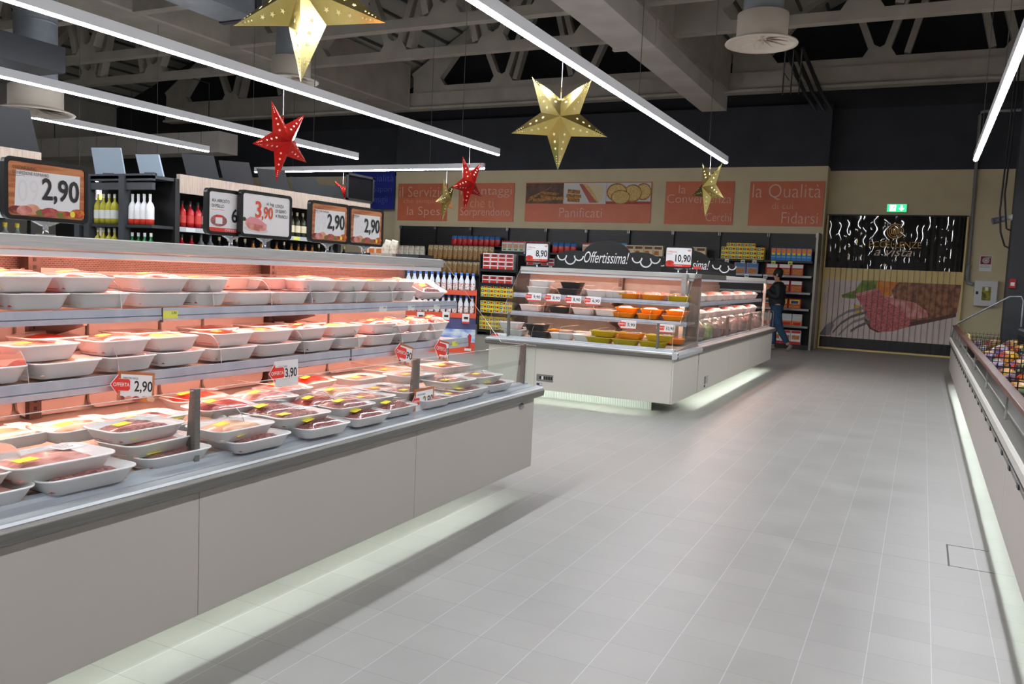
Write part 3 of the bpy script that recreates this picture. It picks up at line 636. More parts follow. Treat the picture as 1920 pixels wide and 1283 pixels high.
# run: trays on shelves and bags on the deck
for nm, z, n in (('upper', 1.143, 11), ('lower', .933, 11)):
    for i in range(n):
        food_tray('wrapped meat tray, %s along the %s shelf of the island side' % (nth(i), nm), (-2.18 - .31, 9.34 + i * .43, z), ('pork', 'red', 'mince', 'chicken')[i % 4], 'white', PI / 2 + random.uniform(-.1, .1), i % 2 == 0, False, 1.25, group='trays on the island side shelves')
def bag_mesh(w_, d_, h, mat, seed, top=None, k=9):
    """soft pillow bag standing up, pinched at the top"""
    r = random.Random(seed); m = MB(); n = 14; b = 0
    for j in range(k + 1):
        f = j / k; pinch = 1 - max(0, f - .55) ** 1.5 * 2.6; s = min(1, .86 + f * .6)
        for i in range(n):
            a = 2 * PI * i / n; c, s_ = math.cos(a), math.sin(a); e = .55
            x = math.copysign(abs(c) ** e, c) * w_ / 2 * s * (1 - max(0, f - .8) * .5); y = math.copysign(abs(s_) ** e, s_) * d_ / 2 * s * max(.12, pinch)
            m.v.append((x + r.uniform(-1, 1) * .02 * w_, y + r.uniform(-1, 1) * .03 * d_, h * f))
    for j in range(k):
        mm = top if (top and j >= k * .62) else mat
        for i in range(n): m.face((j * n + i, j * n + (i + 1) % n, (j + 1) * n + (i + 1) % n, (j + 1) * n + i), mm, True)
    m.face(list(range(n))[::-1], mat); m.face([k * n + i for i in range(n)], top or mat)
    return m
GREENBAG = two_tone('green_olives', (150, 168, 66), (196, 206, 120), 26, (1, 1, 1), .25, .42, .6, bump=.3)
for i, (y, w_, k) in enumerate(((9.62, .3, 'mince'), (10.1, .32, GREENBAG), (10.55, .26, 'mince'), (11.1, .3, 'mince'), (11.6, .3, 'pork'), (12.2, .3, 'mince'), (12.8, .3, 'pork'), (13.5, .3, 'mince'))):
    mt = k if not isinstance(k, str) else MEATS[k]
    t = thing('meat_bag', 'clear plastic bag of %s, %s along the island side deck' % ('green vegetables' if not isinstance(k, str) else 'wrapped meat', nth(i)), 'bag', (-2.36, y, .69), PI / 2, 'bags on the island side deck')
    bag_mesh(w_, .2, .2, mt, i).build('contents', t); bag_mesh(w_ + .03, .22, .25, BAG, i + 30).build('wrapper', t)
# ------------------------------------------------------------------ price signs above the counters
CARD_W = col(236, 237, 240, .45); ORANGEWOOD = two_tone('sign_wood', (206, 134, 84), (168, 96, 54), 6, (1, 1, 9), .45); INK = col(34, 32, 36, .5); GREYINK = col(229, 230, 235, .5)
MEATART = two_tone('printed_meat', (196, 120, 104), (122, 40, 36), 26, (1, 1, 1), .45, .42, .6); HERB = col(104, 118, 52, .5); VEG = two_tone('printed_veg', (220, 130, 40), (170, 50, 36), 30, (1, 1, 1), .45)
FRM = col(20, 20, 22, .3); CHROME = col(200, 204, 210, .18, .9); ORANGEINK = col(220, 84, 48, .5); REDBAND = col(222, 62, 46, .5)
def blob(m, pts, y, mat, X, Z, sx, sz): m.poly([(X + px * sx, y, Z + pz * sz) for px, pz in pts], mat)
def ell(cx, cz, rx, rz, n=14, rot=0):
    return [(cx + rx * math.cos(2 * PI * k / n) * math.cos(rot) - rz * math.sin(2 * PI * k / n) * math.sin(rot), cz + rx * math.cos(2 * PI * k / n) * math.sin(rot) + rz * math.sin(2 * PI * k / n) * math.cos(rot)) for k in range(n)]
def price_sign(label, loc, rz, w_, h, art, base=1.472, tilt=0.0, yaw=0.0):
    t = thing('price_sign', label, 'price sign', loc, rz, 'price signs on counter tops'); z0 = .052
    fr = MB(); o_, i_ = rrect(w_, h, .022, 4, 0, z0 + h / 2), rrect(w_ - .03, h - .03, .014, 4, 0, z0 + h / 2)
    fr.extr(o_[::-1], -.006, .012, FRM, True, 'y'); k = len(o_); b = len(fr.v); fr.v += [(p[0], -.012, p[1]) for p in o_] + [(p[0], -.012, p[1]) for p in i_] + [(p[0], -.006, p[1]) for p in o_] + [(p[0], -.006, p[1]) for p in i_]
    for i in range(k):
        j = (i + 1) % k; fr.face((b + i, b + k + i, b + k + j, b + j), FRM); fr.face((b + 2 * k + i, b + i, b + j, b + 2 * k + j), FRM); fr.face((b + k + i, b + 3 * k + i, b + 3 * k + j, b + k + j), FRM)
    fr.build('frame', t)
    c = MB(); c.extr(rrect(w_ - .03, h - .03, .014, 4, 0, z0 + h / 2)[::-1], -.008, -.005, ORANGEWOOD if art == 'wood' else CARD_W, True, 'y'); c.build('card', t)
    st = MB(); st.tube([(0, .005, 0), (0, .005, .042)], .010, CHROME, 8); st.extr([(-.05, .05), (-.045, .056), (0, .048), (.045, .056), (.05, .05), (.012, .034), (-.012, .034)], -.004, .014, CHROME, True, 'y'); st.box(-.03, .03, -.012, .02, -.004, .004, CHROME); st.build('stand', t)
    W2, H2 = w_ - .03, h - .03; L = MB(-.0107); X0, Z0 = -W2 / 2, z0 + .015
    return t, L, X0, Z0, W2, H2
def sign_wood(label, Y, w_, h, lines, price='2,90'):
    t, L, X0, Z0, W2, H2 = price_sign(label, (-2.985, Y, 1.472), PI / 2, w_, h, 'wood')
    p = MB(); p.poly([(X0 + W2 * .08, -.0085, Z0 + H2 * .16), (X0 + W2 * .93, -.0085, Z0 + H2 * .14), (X0 + W2 * .94, -.0085, Z0 + H2 * .86), (X0 + W2 * .10, -.0085, Z0 + H2 * .84)], CARD_W); p.build('paper', t)
    a = MB()
    for q, mt in ((ell(.12, .1, .12, .08), MEATART), (ell(.3, .13, .1, .1, rot=.4), MEATS['chicken']), (ell(.2, .1, .1, .09, rot=.5), MEATS['pork']), (ell(.42, .08, .08, .06), HERB), (ell(.53, .1, .12, .09), MEATS['beef']), (ell(.68, .07, .07, .05), HERB), (ell(.75, .09, .06, .06), VEG), (ell(.9, .12, .1, .09), VEG), (ell(.83, .1, .035, .06), YEL)):
        blob(a, q, -.0092 - len(a.f) * .0002, mt, X0, Z0, W2, H2)
    a.build('printed_food', t)
    L.text(price, X0 + W2 * .92, Z0 + H2 * .26, W2 * .5, H2 * .49, INK, -.0118, 'r', .02); L.text(price[-2:][::-1], X0 + W2 * .12, Z0 + H2 * .26, W2 * .26, H2 * .42, GREYINK, -.0096, 'l', -.004)
    L.text(lines[0], X0 + W2 * .05, Z0 + H2 * .865, W2 * lines[2], H2 * .055, INK, -.0118); L.text(lines[1], X0 + W2 * .05, Z0 + H2 * .765, W2 * lines[3], H2 * .06, INK, -.0118)
    L.box(X0 + W2 * .05, X0 + W2 * .2, -.0118, -.0112, Z0 + H2 * .735, Z0 + H2 * .74, INK)
    L.build('lettering', t); return t
sign_wood('largest orange-bordered price sign at far left of the near counter, 2,90', 2.055, .335, .225, ('COSTINE SUINO', 'CONFEZIONE RISPARMIO', .3, .46))
sign_wood('orange-bordered 2,90 sign, left of the two overlapping at the far end', 3.715, .335, .225, ('SALSICCIA DI', 'SUINO CONF. FAMIGLIA', .26, .4))
sign_wood('orange-bordered 2,90 sign, last of the row above the near counter', 4.055, .335, .225, ('COSTE DI SUINO', 'FAMIGLIA', .26, .2))
t, L, X0, Z0, W2, H2 = price_sign('white sign for roast chicken partly behind the 3,90 sign', (-3.0, 3.01, 1.472), PI / 2, .335, .215, 'card')
L.box(X0, X0 + W2, -.0095, -.009, Z0, Z0 + H2 * .1, REDBAND); L.text('OFFERTA', X0 + W2 * .32, Z0 + H2 * .02, W2 * .3, H2 * .06, CARD_W, -.0105); L.text('AIA ARROSTO', X0 + W2 * .05, Z0 + H2 * .74, W2 * .36, H2 * .08, INK); L.text('DI POLLO', X0 + W2 * .05, Z0 + H2 * .61, W2 * .25, H2 * .08, INK)
L.text('6,90', X0 + W2 * .46, Z0 + H2 * .2, W2 * .45, H2 * .42, INK, off=.02); L.box(X0 + W2 * .05, X0 + W2 * .3, -.0095, -.009, Z0 + H2 * .55, Z0 + H2 * .556, REDBAND)
a = MB(); blob(a, ell(.2, .28, .17, .15), -.0094, MEATS['mince'], X0, Z0, W2, H2); blob(a, [(.13, .2), (.27, .2), (.27, .4), (.13, .4)], -.0098, CARD_W, X0, Z0, W2, H2); blob(a, [(.13, .36), (.27, .36), (.27, .42), (.13, .42)], -.0101, RED, X0, Z0, W2, H2); a.build('printed_food', t); L.build('lettering', t)
t, L, X0, Z0, W2, H2 = price_sign('white sign with large red 3,90 and a pink pork loin', (-2.97, 3.205, 1.472), PI / 2, .36, .225, 'card')
L.text('3', X0 + W2 * .25, Z0 + H2 * .42, W2 * .13, H2 * .42, ORANGEINK, off=.02); L.text(',90', X0 + W2 * .385, Z0 + H2 * .36, W2 * .24, H2 * .36, ORANGEINK, off=.02); L.text('al kg', X0 + W2 * .48, Z0 + H2 * .74, W2 * .16, H2 * .1, INK)
for i, s in enumerate(('LONZA', 'DI SUINO', 'A TRANCIO')): L.text(s, X0 + W2 * .68, Z0 + H2 * (.73 - i * .13), W2 * (.18, .24, .27)[i], H2 * .085, INK)
a = MB(); blob(a, ell(.28, .12, .26, .07, 18, -.1), -.0092, col(222, 214, 216), X0, Z0, W2, H2); blob(a, [(.06, .34), (.15, .43), (.3, .42), (.5, .26), (.49, .12), (.34, .08), (.14, .12), (.05, .24)], -.0096, MEATS['pork'], X0, Z0, W2, H2); blob(a, [(.06, .34), (.15, .43), (.3, .42), (.5, .26), (.36, .24), (.14, .28)], -.0099, col(226, 150, 160), X0, Z0, W2, H2); blob(a, ell(.03, .36, .04, .05), -.0094, col(60, 70, 40), X0, Z0, W2, H2); a.build('printed_food', t); L.build('lettering', t)
def sign_offer(label, x, price, y=8.95, rz=0.0, w_=.31, h=.235, X=None):
    t, L, X0, Z0, W2, H2 = price_sign(label, (x, y, 1.472), rz, w_, h, 'card')
    L.box(X0, X0 + W2, -.0095, -.009, Z0, Z0 + H2 * .13, REDBAND); L.text('OFFERTA', X0 + W2 * .36, Z0 + H2 * .03, W2 * .28, H2 * .06, CARD_W, -.0105)
    L.text(price, X0 + W2 * .97, Z0 + H2 * .2, W2 * (.52 if len(price) == 4 else .6), H2 * .44, INK, align='r', off=.018)
    L.text('Offerta', X0 + W2 * .05, Z0 + H2 * .74, W2 * .36, H2 * .09, RED); L.text('SCELTA', X0 + W2 * .04, Z0 + H2 * .64, W2 * .2, H2 * .045, INK)
    a = MB(); blob(a, ell(.16, .2, .17, .13), -.0097, MEATS['red'], X0, Z0, W2, H2); blob(a, ell(.9, .86, .07, .05), -.0097, MEATS['pork'], X0, Z0, W2, H2); a.build('printed_food', t); L.build('lettering', t); return t
sign_offer('black-framed 8,90 sign on the island end, left of the cloud board', -4.09, '8,90', 8.92); sign_offer('black-framed 10,90 sign on the island end, right of the cloud board', -2.40, '10,90', 8.92)
# cloud boards
BLKBOARD = col(24, 24, 26, .4)
def cloud(label, loc, rz, s=1.0, gaps=True):
    t = thing('promotion_board', label, 'sign board', loc, rz, 'black cloud-shaped boards'); t.scale = (s, 1, 1)
    pr = [(-.64, 0), (-.64, .12), (-.6, .17), (-.5, .205), (-.36, .215), (-.28, .2)] + [(.29 * math.cos(PI - k * PI / 12), .16 + .175 * math.sin(PI - k * PI / 12)) for k in range(1, 12)] + [(.28, .2), (.36, .215), (.5, .205), (.6, .17), (.64, .12), (.64, 0)]
    m = MB(); m.extr(pr[::-1], 0, .012, BLKBOARD, True, 'y'); m.build('board', t)
    L = MB(); L.text('Offertissima!', 0, .075, .54, .13, WHITE, -.002, 'c', .0, .35); L.build('lettering', t)
    for cx in (-.44, .47):
        a = MB()
        for ox, oz, r in ((-.105, .15, .055), (0, .115, .065), (.105, .15, .055)):
            pts = [(cx + ox + r * math.cos(PI + k * PI / 10), -.004, oz + r * math.sin(PI + k * PI / 10)) for k in range(11)]
            for p, q in zip(pts[:-1], pts[1:]): a.bar(p, q, .014, .004, WHITE)
        a.build('cloud_outline', t)
    return t
cloud('black cloud board reading Offertissima on the island end, facing the camera', (-3.26, 9.0, 1.472), 0, 1.0)
cloud('second black cloud board, turned to the aisle behind the 10,90 sign', (-2.9, 11.3, 1.472), PI / 3, 1.5)
for x, y in ((-2.25, 9.3), (-2.36, 10.2)):
    t = thing('card_clip', 'small red-topped card clip on the island canopy beside the %s' % ('10,90 sign' if y < 10 else 'second cloud board'), 'clip', (x - .15, y, 1.472))
    m = MB(); m.tube([(0, 0, 0), (0, 0, .07)], .006, CHROME); m.build('stem', t); m = MB(); m.extr(rrect(.1, .03, .012, 3, 0, .08)[::-1], -.01, .01, RED, True, 'y'); m.build('grip', t)
# ------------------------------------------------------------------ shelf-edge price cards
def arrow(m, x, z, s, y, mat, mat2, fl=1, txt=True):
    pts = [(-.5, 0), (-.12, .42), (-.1, .26), (.42, .26), (.5, .18), (.5, -.18), (.42, -.26), (-.1, -.26), (-.12, -.42)]
    f = lambda k: [(x + fl * px * s * k, pz * s * k + z) for px, pz in (pts[::-1] if fl > 0 else pts)]
    m.extr(f(1.08), y + .0004, y + .001, mat2, True, 'y'); m.extr(f(1.0), y - .0006, y + .0004, mat, True, 'y')
    if txt: m.text('OFFERTA', x + .04 * s * fl, z - .08 * s, s * .84, s * .17, WHITE, y - .0012, 'c', .01)
def shelf_card(label, loc, rot, w_, h, price, style, ar=None, roll=0.0, arfl=1, arz=0.0, sideprice=True):
    t = thing('shelf_price_card', label, 'price card', loc, 0, 'price cards on the shelves', rot)
    m = MB(); m.box(-w_ / 2, w_ / 2, 0, .002, -h, 0, ORANGEWOOD if style == 'wood' else CARD_W)
    if style == 'wood': m.poly([(-w_ * .42, -.0005, -h * .86), (w_ * .43, -.0005, -h * .86), (w_ * .43, -.0005, -h * .1), (-w_ * .42, -.0005, -h * .1)], CARD_W)
    if style == 'red': m.box(-w_ / 2, w_ / 2, -.0006, 0, -h, -h * .88, REDBAND)
    m.build('card', t); L = MB()
    if price: L.text(price, w_ * .44, -h * .72, w_ * .5, h * .42, INK, -.0012, 'r', .018)
    L.text('SUINO CONF. FAMIGLIA' if style == 'wood' else 'LONZA DI SUINO', -w_ * .36, -h * .26, w_ * .4, h * .07, INK, -.0012); L.build('lettering', t)
    if style == 'wood':
        a = MB()
        for cx in (.1, .3, .5, .72, .9): blob(a, ell(cx, .1, .11, .09), -.0014 - cx * .0004, (MEATART, MEATS['pork'], MEATS['beef'], VEG, MEATS['chicken'])[int(cx * 5) % 5], -w_ / 2, -h, w_, h)
        a.build('printed_food', t)
    if ar: a = MB(); arrow(a, -w_ * .5 + ar * .12, -h * .45 + arz, ar, -.004, RED, CARD_W, arfl); a.build('offer_arrow', t)
    return t
FX = -2.69
shelf_card('tilted 2,90 card with offer arrow on the lower shelf, left', (FX, 2.22, .965), (-.12, .14, PI / 2), .17, .115, '2,90', 'wood', .085)
shelf_card('partly cut price card at the left edge of the lower shelf', (FX, 1.60, .93), (-.12, .1, PI / 2), .17, .115, '2,90', 'wood')
shelf_card('upright white pork loin card with offer arrow below the lower shelf', (FX, 3.06, .945), (-.05, .0, PI / 2), .165, .125, '3,90', 'card', .1)
shelf_card('wavy small card with offer arrow above the second glass post', (FX, 4.09, .955), (-.1, .25, PI / 2), .15, .12, ',90', 'wood', .12)
shelf_card('small card with offer arrow at the far end of the lower shelf', (FX, 4.52, .955), (-.1, .2, PI / 2), .13, .125, '2,90', 'wood', .14)
shelf_card('2,90 card with orange border clipped inside the front glass', (-2.268, 3.63, .795), (0, 0, PI / 2), .19, .14, '2,90', 'wood', .07)
for x, y, z, pr, lab in ((-3.98, 8.66, 1.175, '9,90', 'leftmost 9,90 card on the island end upper shelf'), (-3.74, 8.66, 1.175, '8,90', 'second card, 8,90, on the island end upper shelf'), (-3.49, 8.66, 1.17, '8,90', 'third card, 8,90, on the island end upper shelf'), (-3.26, 8.66, 1.17, '6,90', '6,90 card, rightmost on the island end upper shelf'), (-2.83, 8.63, .935, '5,90', '5,90 card on the island end lower shelf'), (-2.40, 8.63, .925, '10,90', '10,90 card on the island end lower shelf')):
    shelf_card(lab, (x, y, z), (-.15, .0, 0), .17, .095, pr, 'red', .09)
shelf_card('low 8,90 card with arrow at the left of the island end deck', (-4.16, 8.215, .72), (0, 0, 0), .16, .095, '8,90', 'red', .1, arfl=-1)
for i, (y, z, mt) in enumerate(((2.49, 1.187, TAGY), (4.02, 1.178, TAGW), (4.32, 1.178, TAGW), (4.62, 1.178, TAGW))):
    t = thing('shelf_label', '%s label on the upper shelf edge of the near counter%s' % ('small yellow' if mt is TAGY else 'small pale', '' if i == 0 else ', %s from left' % nth(i - 1)), 'label', (-2.8165, y, z), PI / 2, None, (0, 0, PI / 2)); m = MB(); m.box(-.038, .038, 0, .0015, -.032, 0, mt); m.text('3,90', .03, -.016, .026, .012, INK, -.0006, 'r'); m.build('ticket', t)
t = thing('shelf_label', 'small yellow label at the far end of the lower shelf edge', 'label', (-2.716, 4.7, .94), 0, None, (0, 0, PI / 2)); m = MB(); m.box(-.038, .038, 0, .0015, -.03, 0, TAGY); m.text('2,90', .03, -.016, .026, .012, INK, -.0006, 'r'); m.build('ticket', t)
# ================================================================== far wall: signs
TERRA = two_tone('terracotta_board', (224, 122, 86), (216, 114, 80), 2, (1, 1, 1), .45); TERRAT = col(238, 196, 176, .5); TERRAT2 = col(236, 172, 142, .5); BLUEB = two_tone('blue_board', (38, 52, 150), (32, 46, 138), 2, (1, 1, 1), .45); BLUET = col(96, 116, 196, .5)
def wall_sign(label, x0, x1, z0, z1, lines, mat=TERRA, y=19.27, tc=TERRAT, tc2=TERRAT2):
    t = thing('wall_sign', label, 'wall sign', (x0, y, z0), 0, 'signs on the far wall'); W2, H2 = x1 - x0, z1 - z0
    m = MB(); m.box(0, W2, 0, .028, 0, H2, mat); m.build('board', t, bevel=.003)
    for s, x, z, w_, h, al, c in lines: MB().text(s, W2 * x, H2 * z, W2 * w_, H2 * h, tc if c else tc2, -.002, al, -.013).build('lettering', t)
    return t, W2, H2
wall_sign('orange wall sign reading il Servizio, leftmost', -13.12, -11.55, 2.65, 3.645, (('il Servizio', .03, .64, .95, .28, 'l', 1), ('che semplifica', .12, .44, .84, .15, 'l', 0), ('la Spesa', .2, .08, .78, .3, 'l', 1)))
wall_sign('orange wall sign reading Vantaggi che ti Sorprendono', -11.2, -9.57, 2.66, 3.65, (('i Vantaggi', .04, .62, .92, .3, 'l', 1), ('che ti', .22, .36, .42, .25, 'l', 0), ('Sorprendono', .04, .08, .9, .28, 'l', 1)))
wall_sign('orange wall sign reading la Convenienza e Cerchi', -5.6, -4.01, 2.67, 3.655, (('la', .2, .72, .1, .2, 'l', 1), ('Convenienza', .03, .5, .94, .2, 'l', 1), ('che', .55, .34, .12, .1, 'l', 0), ('Cerchi', .62, .08, .36, .19, 'l', 1)))
wall_sign('orange wall sign reading la Qualità di cui Fidarsi, rightmost', -3.66, -2.08, 2.665, 3.645, (('la Qualità', .04, .58, .92, .36, 'l', 1), ('di cui', .32, .38, .28, .15, 'l', 0), ('Fidarsi', .46, .06, .48, .25, 'l', 1)))
wall_sign('blue wall sign reading la Specialità i Sapori Consigli', -14.75, -13.25, 2.95, 3.98, (('la Specialità', .03, .68, .95, .24, 'l', 1), ('i Sapori', .46, .42, .48, .2, 'l', 1), ('Consigli', .35, .12, .5, .24, 'l', 1)), BLUEB, 19.27, BLUET, BLUET)
t, W2, H2 = wall_sign('wide orange wall sign with bread pictures reading Panificati', -9.24, -5.94, 2.68, 3.655, (('Panificati', .46, .12, .34, .24, 'c', 1),))
CRUST = two_tone('bread_crust', (206, 150, 82), (150, 92, 44), 20, (1, 1, 1), .6); CRUMB = two_tone('bread_crumb', (240, 208, 140), (222, 180, 104), 30, (1, 1, 1), .6)
P_ = MB(); Z = lambda v: H2 * (.46 + .52 * v); XX = lambda u: W2 * u
P_.box(XX(.005), XX(.315), -.003, 0, Z(0), Z(1), two_tone('print_brown', (120, 84, 62), (88, 62, 48), 4)); P_.box(XX(.318), XX(.655), -.003, 0, Z(0), Z(1), col(226, 224, 222)); P_.box(XX(.658), XX(.995), -.003, 0, Z(0), Z(1), col(220, 220, 222)); P_.box(XX(.658), XX(.995), -.0034, 0, Z(0), Z(.12), col(190, 60, 50)); P_.build('photo_backing', t)
P_ = MB()
def flat(pts, mt, k): P_.poly([(XX(u), -.0038 - .0004 * k, Z(v)) for u, v in pts], mt)
for k, (u0, v0, u1, v1, w_) in enumerate(((.02, .1, .2, .8, .025), (.03, .25, .12, .55, .03), (.1, .12, .3, .3, .03), (.12, .35, .3, .2, .028), (.14, .5, .26, .45, .025), (.06, .15, .22, .2, .03))):
    flat([(u0, v0 - .05), (u1, v1 - .05), (u1 + w_, v1 + .06), (u0 + w_ * .3, v0 + .09)], CRUST, k)
for k, (u0, v0, u1, v1) in enumerate(((.35, .1, .45, .3), (.34, .3, .46, .48), (.35, .5, .45, .7))): flat([(u0, v0), (u1, v0 - .03), (u1, v1 - .05), (u0, v1)], CRUST, k + 7)
flat([(.44, .95), (.49, .95), (.6, .05), (.53, .05)], col(196, 96, 80), 11); flat([(.47, .95), (.51, .92), (.61, .1), (.59, .05)], CRUMB, 12); flat([(.52, .95), (.62, .9), (.64, .6), (.62, .1), (.6, .1)], col(240, 218, 178), 13)
for k, (u, v, ru, rv) in enumerate(((.94, .58, .06, .4), (.86, .5, .07, .42), (.74, .55, .08, .43), (.77, .32, .075, .34))):
    flat(ell(u, v, ru, rv, 18), CRUST, 14 + 2 * k); flat(ell(u, v, ru * .88, rv * .86, 18), CRUMB, 15 + 2 * k)
P_.build('printed_bread', t)
# ------------------------------------------------------------------ strip-curtain door with printed steak
CREAM = two_tone('cream_curtain', (238, 212, 140), (230, 202, 130), 3, (8, 1, 1), .35); GLOSSBLK = two_tone('gloss_black_strip', (16, 15, 16), (22, 20, 20), 5, (30, 1, 1), .04); PLATE = two_tone('printed_plate', (234, 216, 208), (222, 204, 198), 2, (1, 1, 1), .25)
dr = bpy.data.objects.new('door_1', None); COL.objects.link(dr); dr.location = (-1.99, 19.66, 0); struct(dr, 'strip curtain doorway printed with a steak on a fork'); DW, DH = 2.69, 2.94
m = MB(); m.box(-.03, 0, -.02, .09, 0, DH + .02, CREAM); m.box(DW, DW + .03, -.02, .09, 0, DH + .02, CREAM); m.box(-.03, DW + .03, -.02, .09, DH + .0, DH + .025, BLACK); m.box(-.03, DW + .03, -.03, .09, 0, .035, CREAM); m.build('door_frame', dr)
def wavy(z0, z1, mat, amp, y=.03, n=140, ph=0.0, rows=6):
    m = MB(); b = 0; r = random.Random(3)
    for j in range(rows + 1):
        for i in range(n + 1):
            x = DW * i / n; s = (x / DW * 24) % 1; z = z0 + (z1 - z0) * j / rows
            m.v.append((x, y - amp * (4 * s * (1 - s)) - amp * .5 * math.sin(9 * z + 1.7 * int(x / DW * 24)) , z))
    for j in range(rows):
        for i in range(n): a = j * (n + 1) + i; m.face((a, a + 1, a + n + 2, a + n + 1), mat, True)
    return m
m = MB(); r_ = random.Random(11)
for k in range(24):
    xa, xb = DW * k / 24, DW * (k + 1) / 24; sk = r_.uniform(-.006, .006); ph = r_.uniform(0, 6); b = len(m.v)
    for j in range(25):
        z = 1.80 + (DH - 1.80) * j / 24; off = .004 * math.sin(z * 3.1 + ph) + .0012 * math.sin(z * 17 + 2 * ph)
        for i in range(5): m.v.append((xa + (xb - xa) * i / 4, .03 + off + sk * (i / 2 - 1) - .0018 * (1 - (i / 2 - 1) ** 2), z))
    for j in range(24):
        for i in range(4): a = b + j * 5 + i; m.face((a, a + 1, a + 6, a + 5), GLOSSBLK, True)
m.build('black_banner', dr); wavy(1.535, 1.80, CREAM, .004).build('cream_band', dr); wavy(.27, 1.535, PLATE, .003).build('steak_print', dr); wavy(.035, .27, col(24, 22, 22, .3), .003).build('black_kick', dr)
pr_ = MB()
def dp(pts, mt, k): pr_.poly([((x - 190) / 1032 * DW, .02 - .0006 * k, 1.535 - (y - 568 - .037 * (x - 190)) / 452 * 1.265) for x, y in pts][::-1], mt)
BROWNM = two_tone('roast_crust', (176, 116, 78), (120, 72, 48), 9, (1, 1, 1), .5, .4, .62); STEAK = two_tone('steak_face', (222, 128, 124), (190, 88, 90), 24, (1, 1, 2), .5); STEAKP = two_tone('steak_pale', (232, 160, 150), (206, 122, 116), 8, (1, 1, 1), .5); TINE = col(150, 144, 148, .5); TINED = col(112, 108, 114, .5)
dp([(490, 575), (640, 578), (600, 640), (440, 720), (345, 712), (340, 690), (440, 655)], two_tone('leaf_print', (140, 160, 62), (104, 128, 40), 6), 1)
dp([(610, 575), (770, 590), (720, 700), (640, 690), (600, 632)], two_tone('carrot_print', (236, 150, 54), (222, 120, 40), 5), 2); dp([(440, 760), (500, 780), (510, 850), (460, 840)], col(226, 180, 70), 3)
dp([(690, 950), (860, 930), (1205, 845), (1205, 812), (880, 880)], col(98, 62, 48), 4); dp([(720, 650), (770, 588), (1228, 606), (1208, 815), (1000, 870), (880, 890), (760, 760)], BROWNM, 5)
dp([(650, 690), (760, 715), (900, 742), (985, 800), (1010, 850), (880, 872), (700, 760)], STEAKP, 6)
dp([(435, 682), (620, 632), (665, 700), (720, 750), (800, 800), (850, 850), (885, 905), (860, 930), (760, 965), (660, 975), (590, 942), (540, 860), (500, 765)], STEAK, 7); dp([(435, 682), (620, 632), (640, 650), (470, 700)], STEAKP, 8); dp([(540, 860), (590, 942), (660, 975), (640, 980), (575, 950), (530, 880)], col(120, 62, 50), 8)
for k, c in enumerate((((520, 790), (400, 820), (320, 870), (250, 950)), ((545, 822), (430, 860), (350, 915), (290, 990)), ((560, 858), (450, 900), (390, 950), (340, 1010)), ((575, 895), (480, 940), (430, 975)))):
    for (a, b2), (c2, d2) in zip(c[:-1], c[1:]): dp([(a, b2 - 10), (a, b2 + 10), (c2, d2 + 11), (c2, d2 - 11)], TINE if k % 2 == 0 else TINED, 9 + k)
dp([(235, 930), (280, 900), (300, 930), (265, 1010), (230, 1010)], TINE, 13); dp([(195, 990), (235, 930), (240, 1012), (170, 1008)], TINED, 12)
pr_.build('printed_steak', dr)
m = MB()
for k in range(1, 24): m.box(DW * k / 24 - .004, DW * k / 24 + .004, -.006, .004, .27, 1.8, col(110, 84, 84, .4))
m.build('strip_edges', dr)
GOLDINK = col(196, 148, 74, .4, .3); L = MB()
L.text('ECCELLENZE', DW * .51, 2.27, 1.02, .13, GOLDINK, 0, 'c', -.01, fn=lambda p: (p[0], .006, p[2])); L.text('a vista', DW * .50, 2.09, .74, .17, col(226, 196, 178, .5), 0, 'c', 0, .35, fn=lambda p: (p[0], .004, p[2])); L.build('lettering', dr)
L = MB(); cx, cz = DW * .505, 2.62
for R1, R2 in ((.165, .15), (.125, .115)):
    for k in range(36):
        a0, a1 = 2 * PI * k / 36, 2 * PI * (k + 1) / 36; L.poly([(cx + R1 * math.cos(a1), .006, cz + R1 * math.sin(a1)), (cx + R1 * math.cos(a0), .006, cz + R1 * math.sin(a0)), (cx + R2 * math.cos(a0), .006, cz + R2 * math.sin(a0)), (cx + R2 * math.cos(a1), .006, cz + R2 * math.sin(a1))], GOLDINK)
for k in range(5): L.box(cx - .085 + k * .036, cx - .085 + k * .036 + .022, .004, .006, cz - .08 + abs(k - 2) * .012, cz + .08 - abs(k - 2) * .012, GOLDINK)
for k in range(4): blob(L, ell(-.05 + k * .034, .138, .008, .008, 8), .005, GOLDINK, cx, cz, 1, 1)
L.build('emblem', dr)
# exit sign, hose cabinet, pipe, pillar
t = thing('exit_sign', 'green lit emergency exit sign above the strip curtain', 'exit sign', (-.64, 19.75, 3.02)); m = MB(); m.box(-.2, .2, -.07, 0, 0, .185, WHITE); m.build('housing', t, bevel=.006)
m = MB(); m.box(-.185, .185, -.074, -.07, .015, .17, emit('exit_green', lin((30, 170, 90)), 1.6)); m.build('lit_panel', t)
EW = emit('exit_white', (.85, 1, .9), 2.6); m = MB(); m.box(-.14, -.02, -.0746, -.074, .03, .155, EW); m.bar((.09, -.0746, .15), (.09, -.0746, .07), .035, .001, EW); m.extr([(.03, .09), (.15, .09), (.09, .03)], -.0752, -.0742, EW, True, 'y'); m.bar((-.1, -.0752, .05), (-.06, -.0752, .1), .018, .001, col(20, 130, 70)); m.bar((-.06, -.0752, .1), (-.05, -.0752, .12), .022, .001, col(20, 130, 70)); m.bar((-.07, -.0752, .05), (-.05, -.0752, .08), .014, .001, col(20, 130, 70)); m.build('pictogram', t)
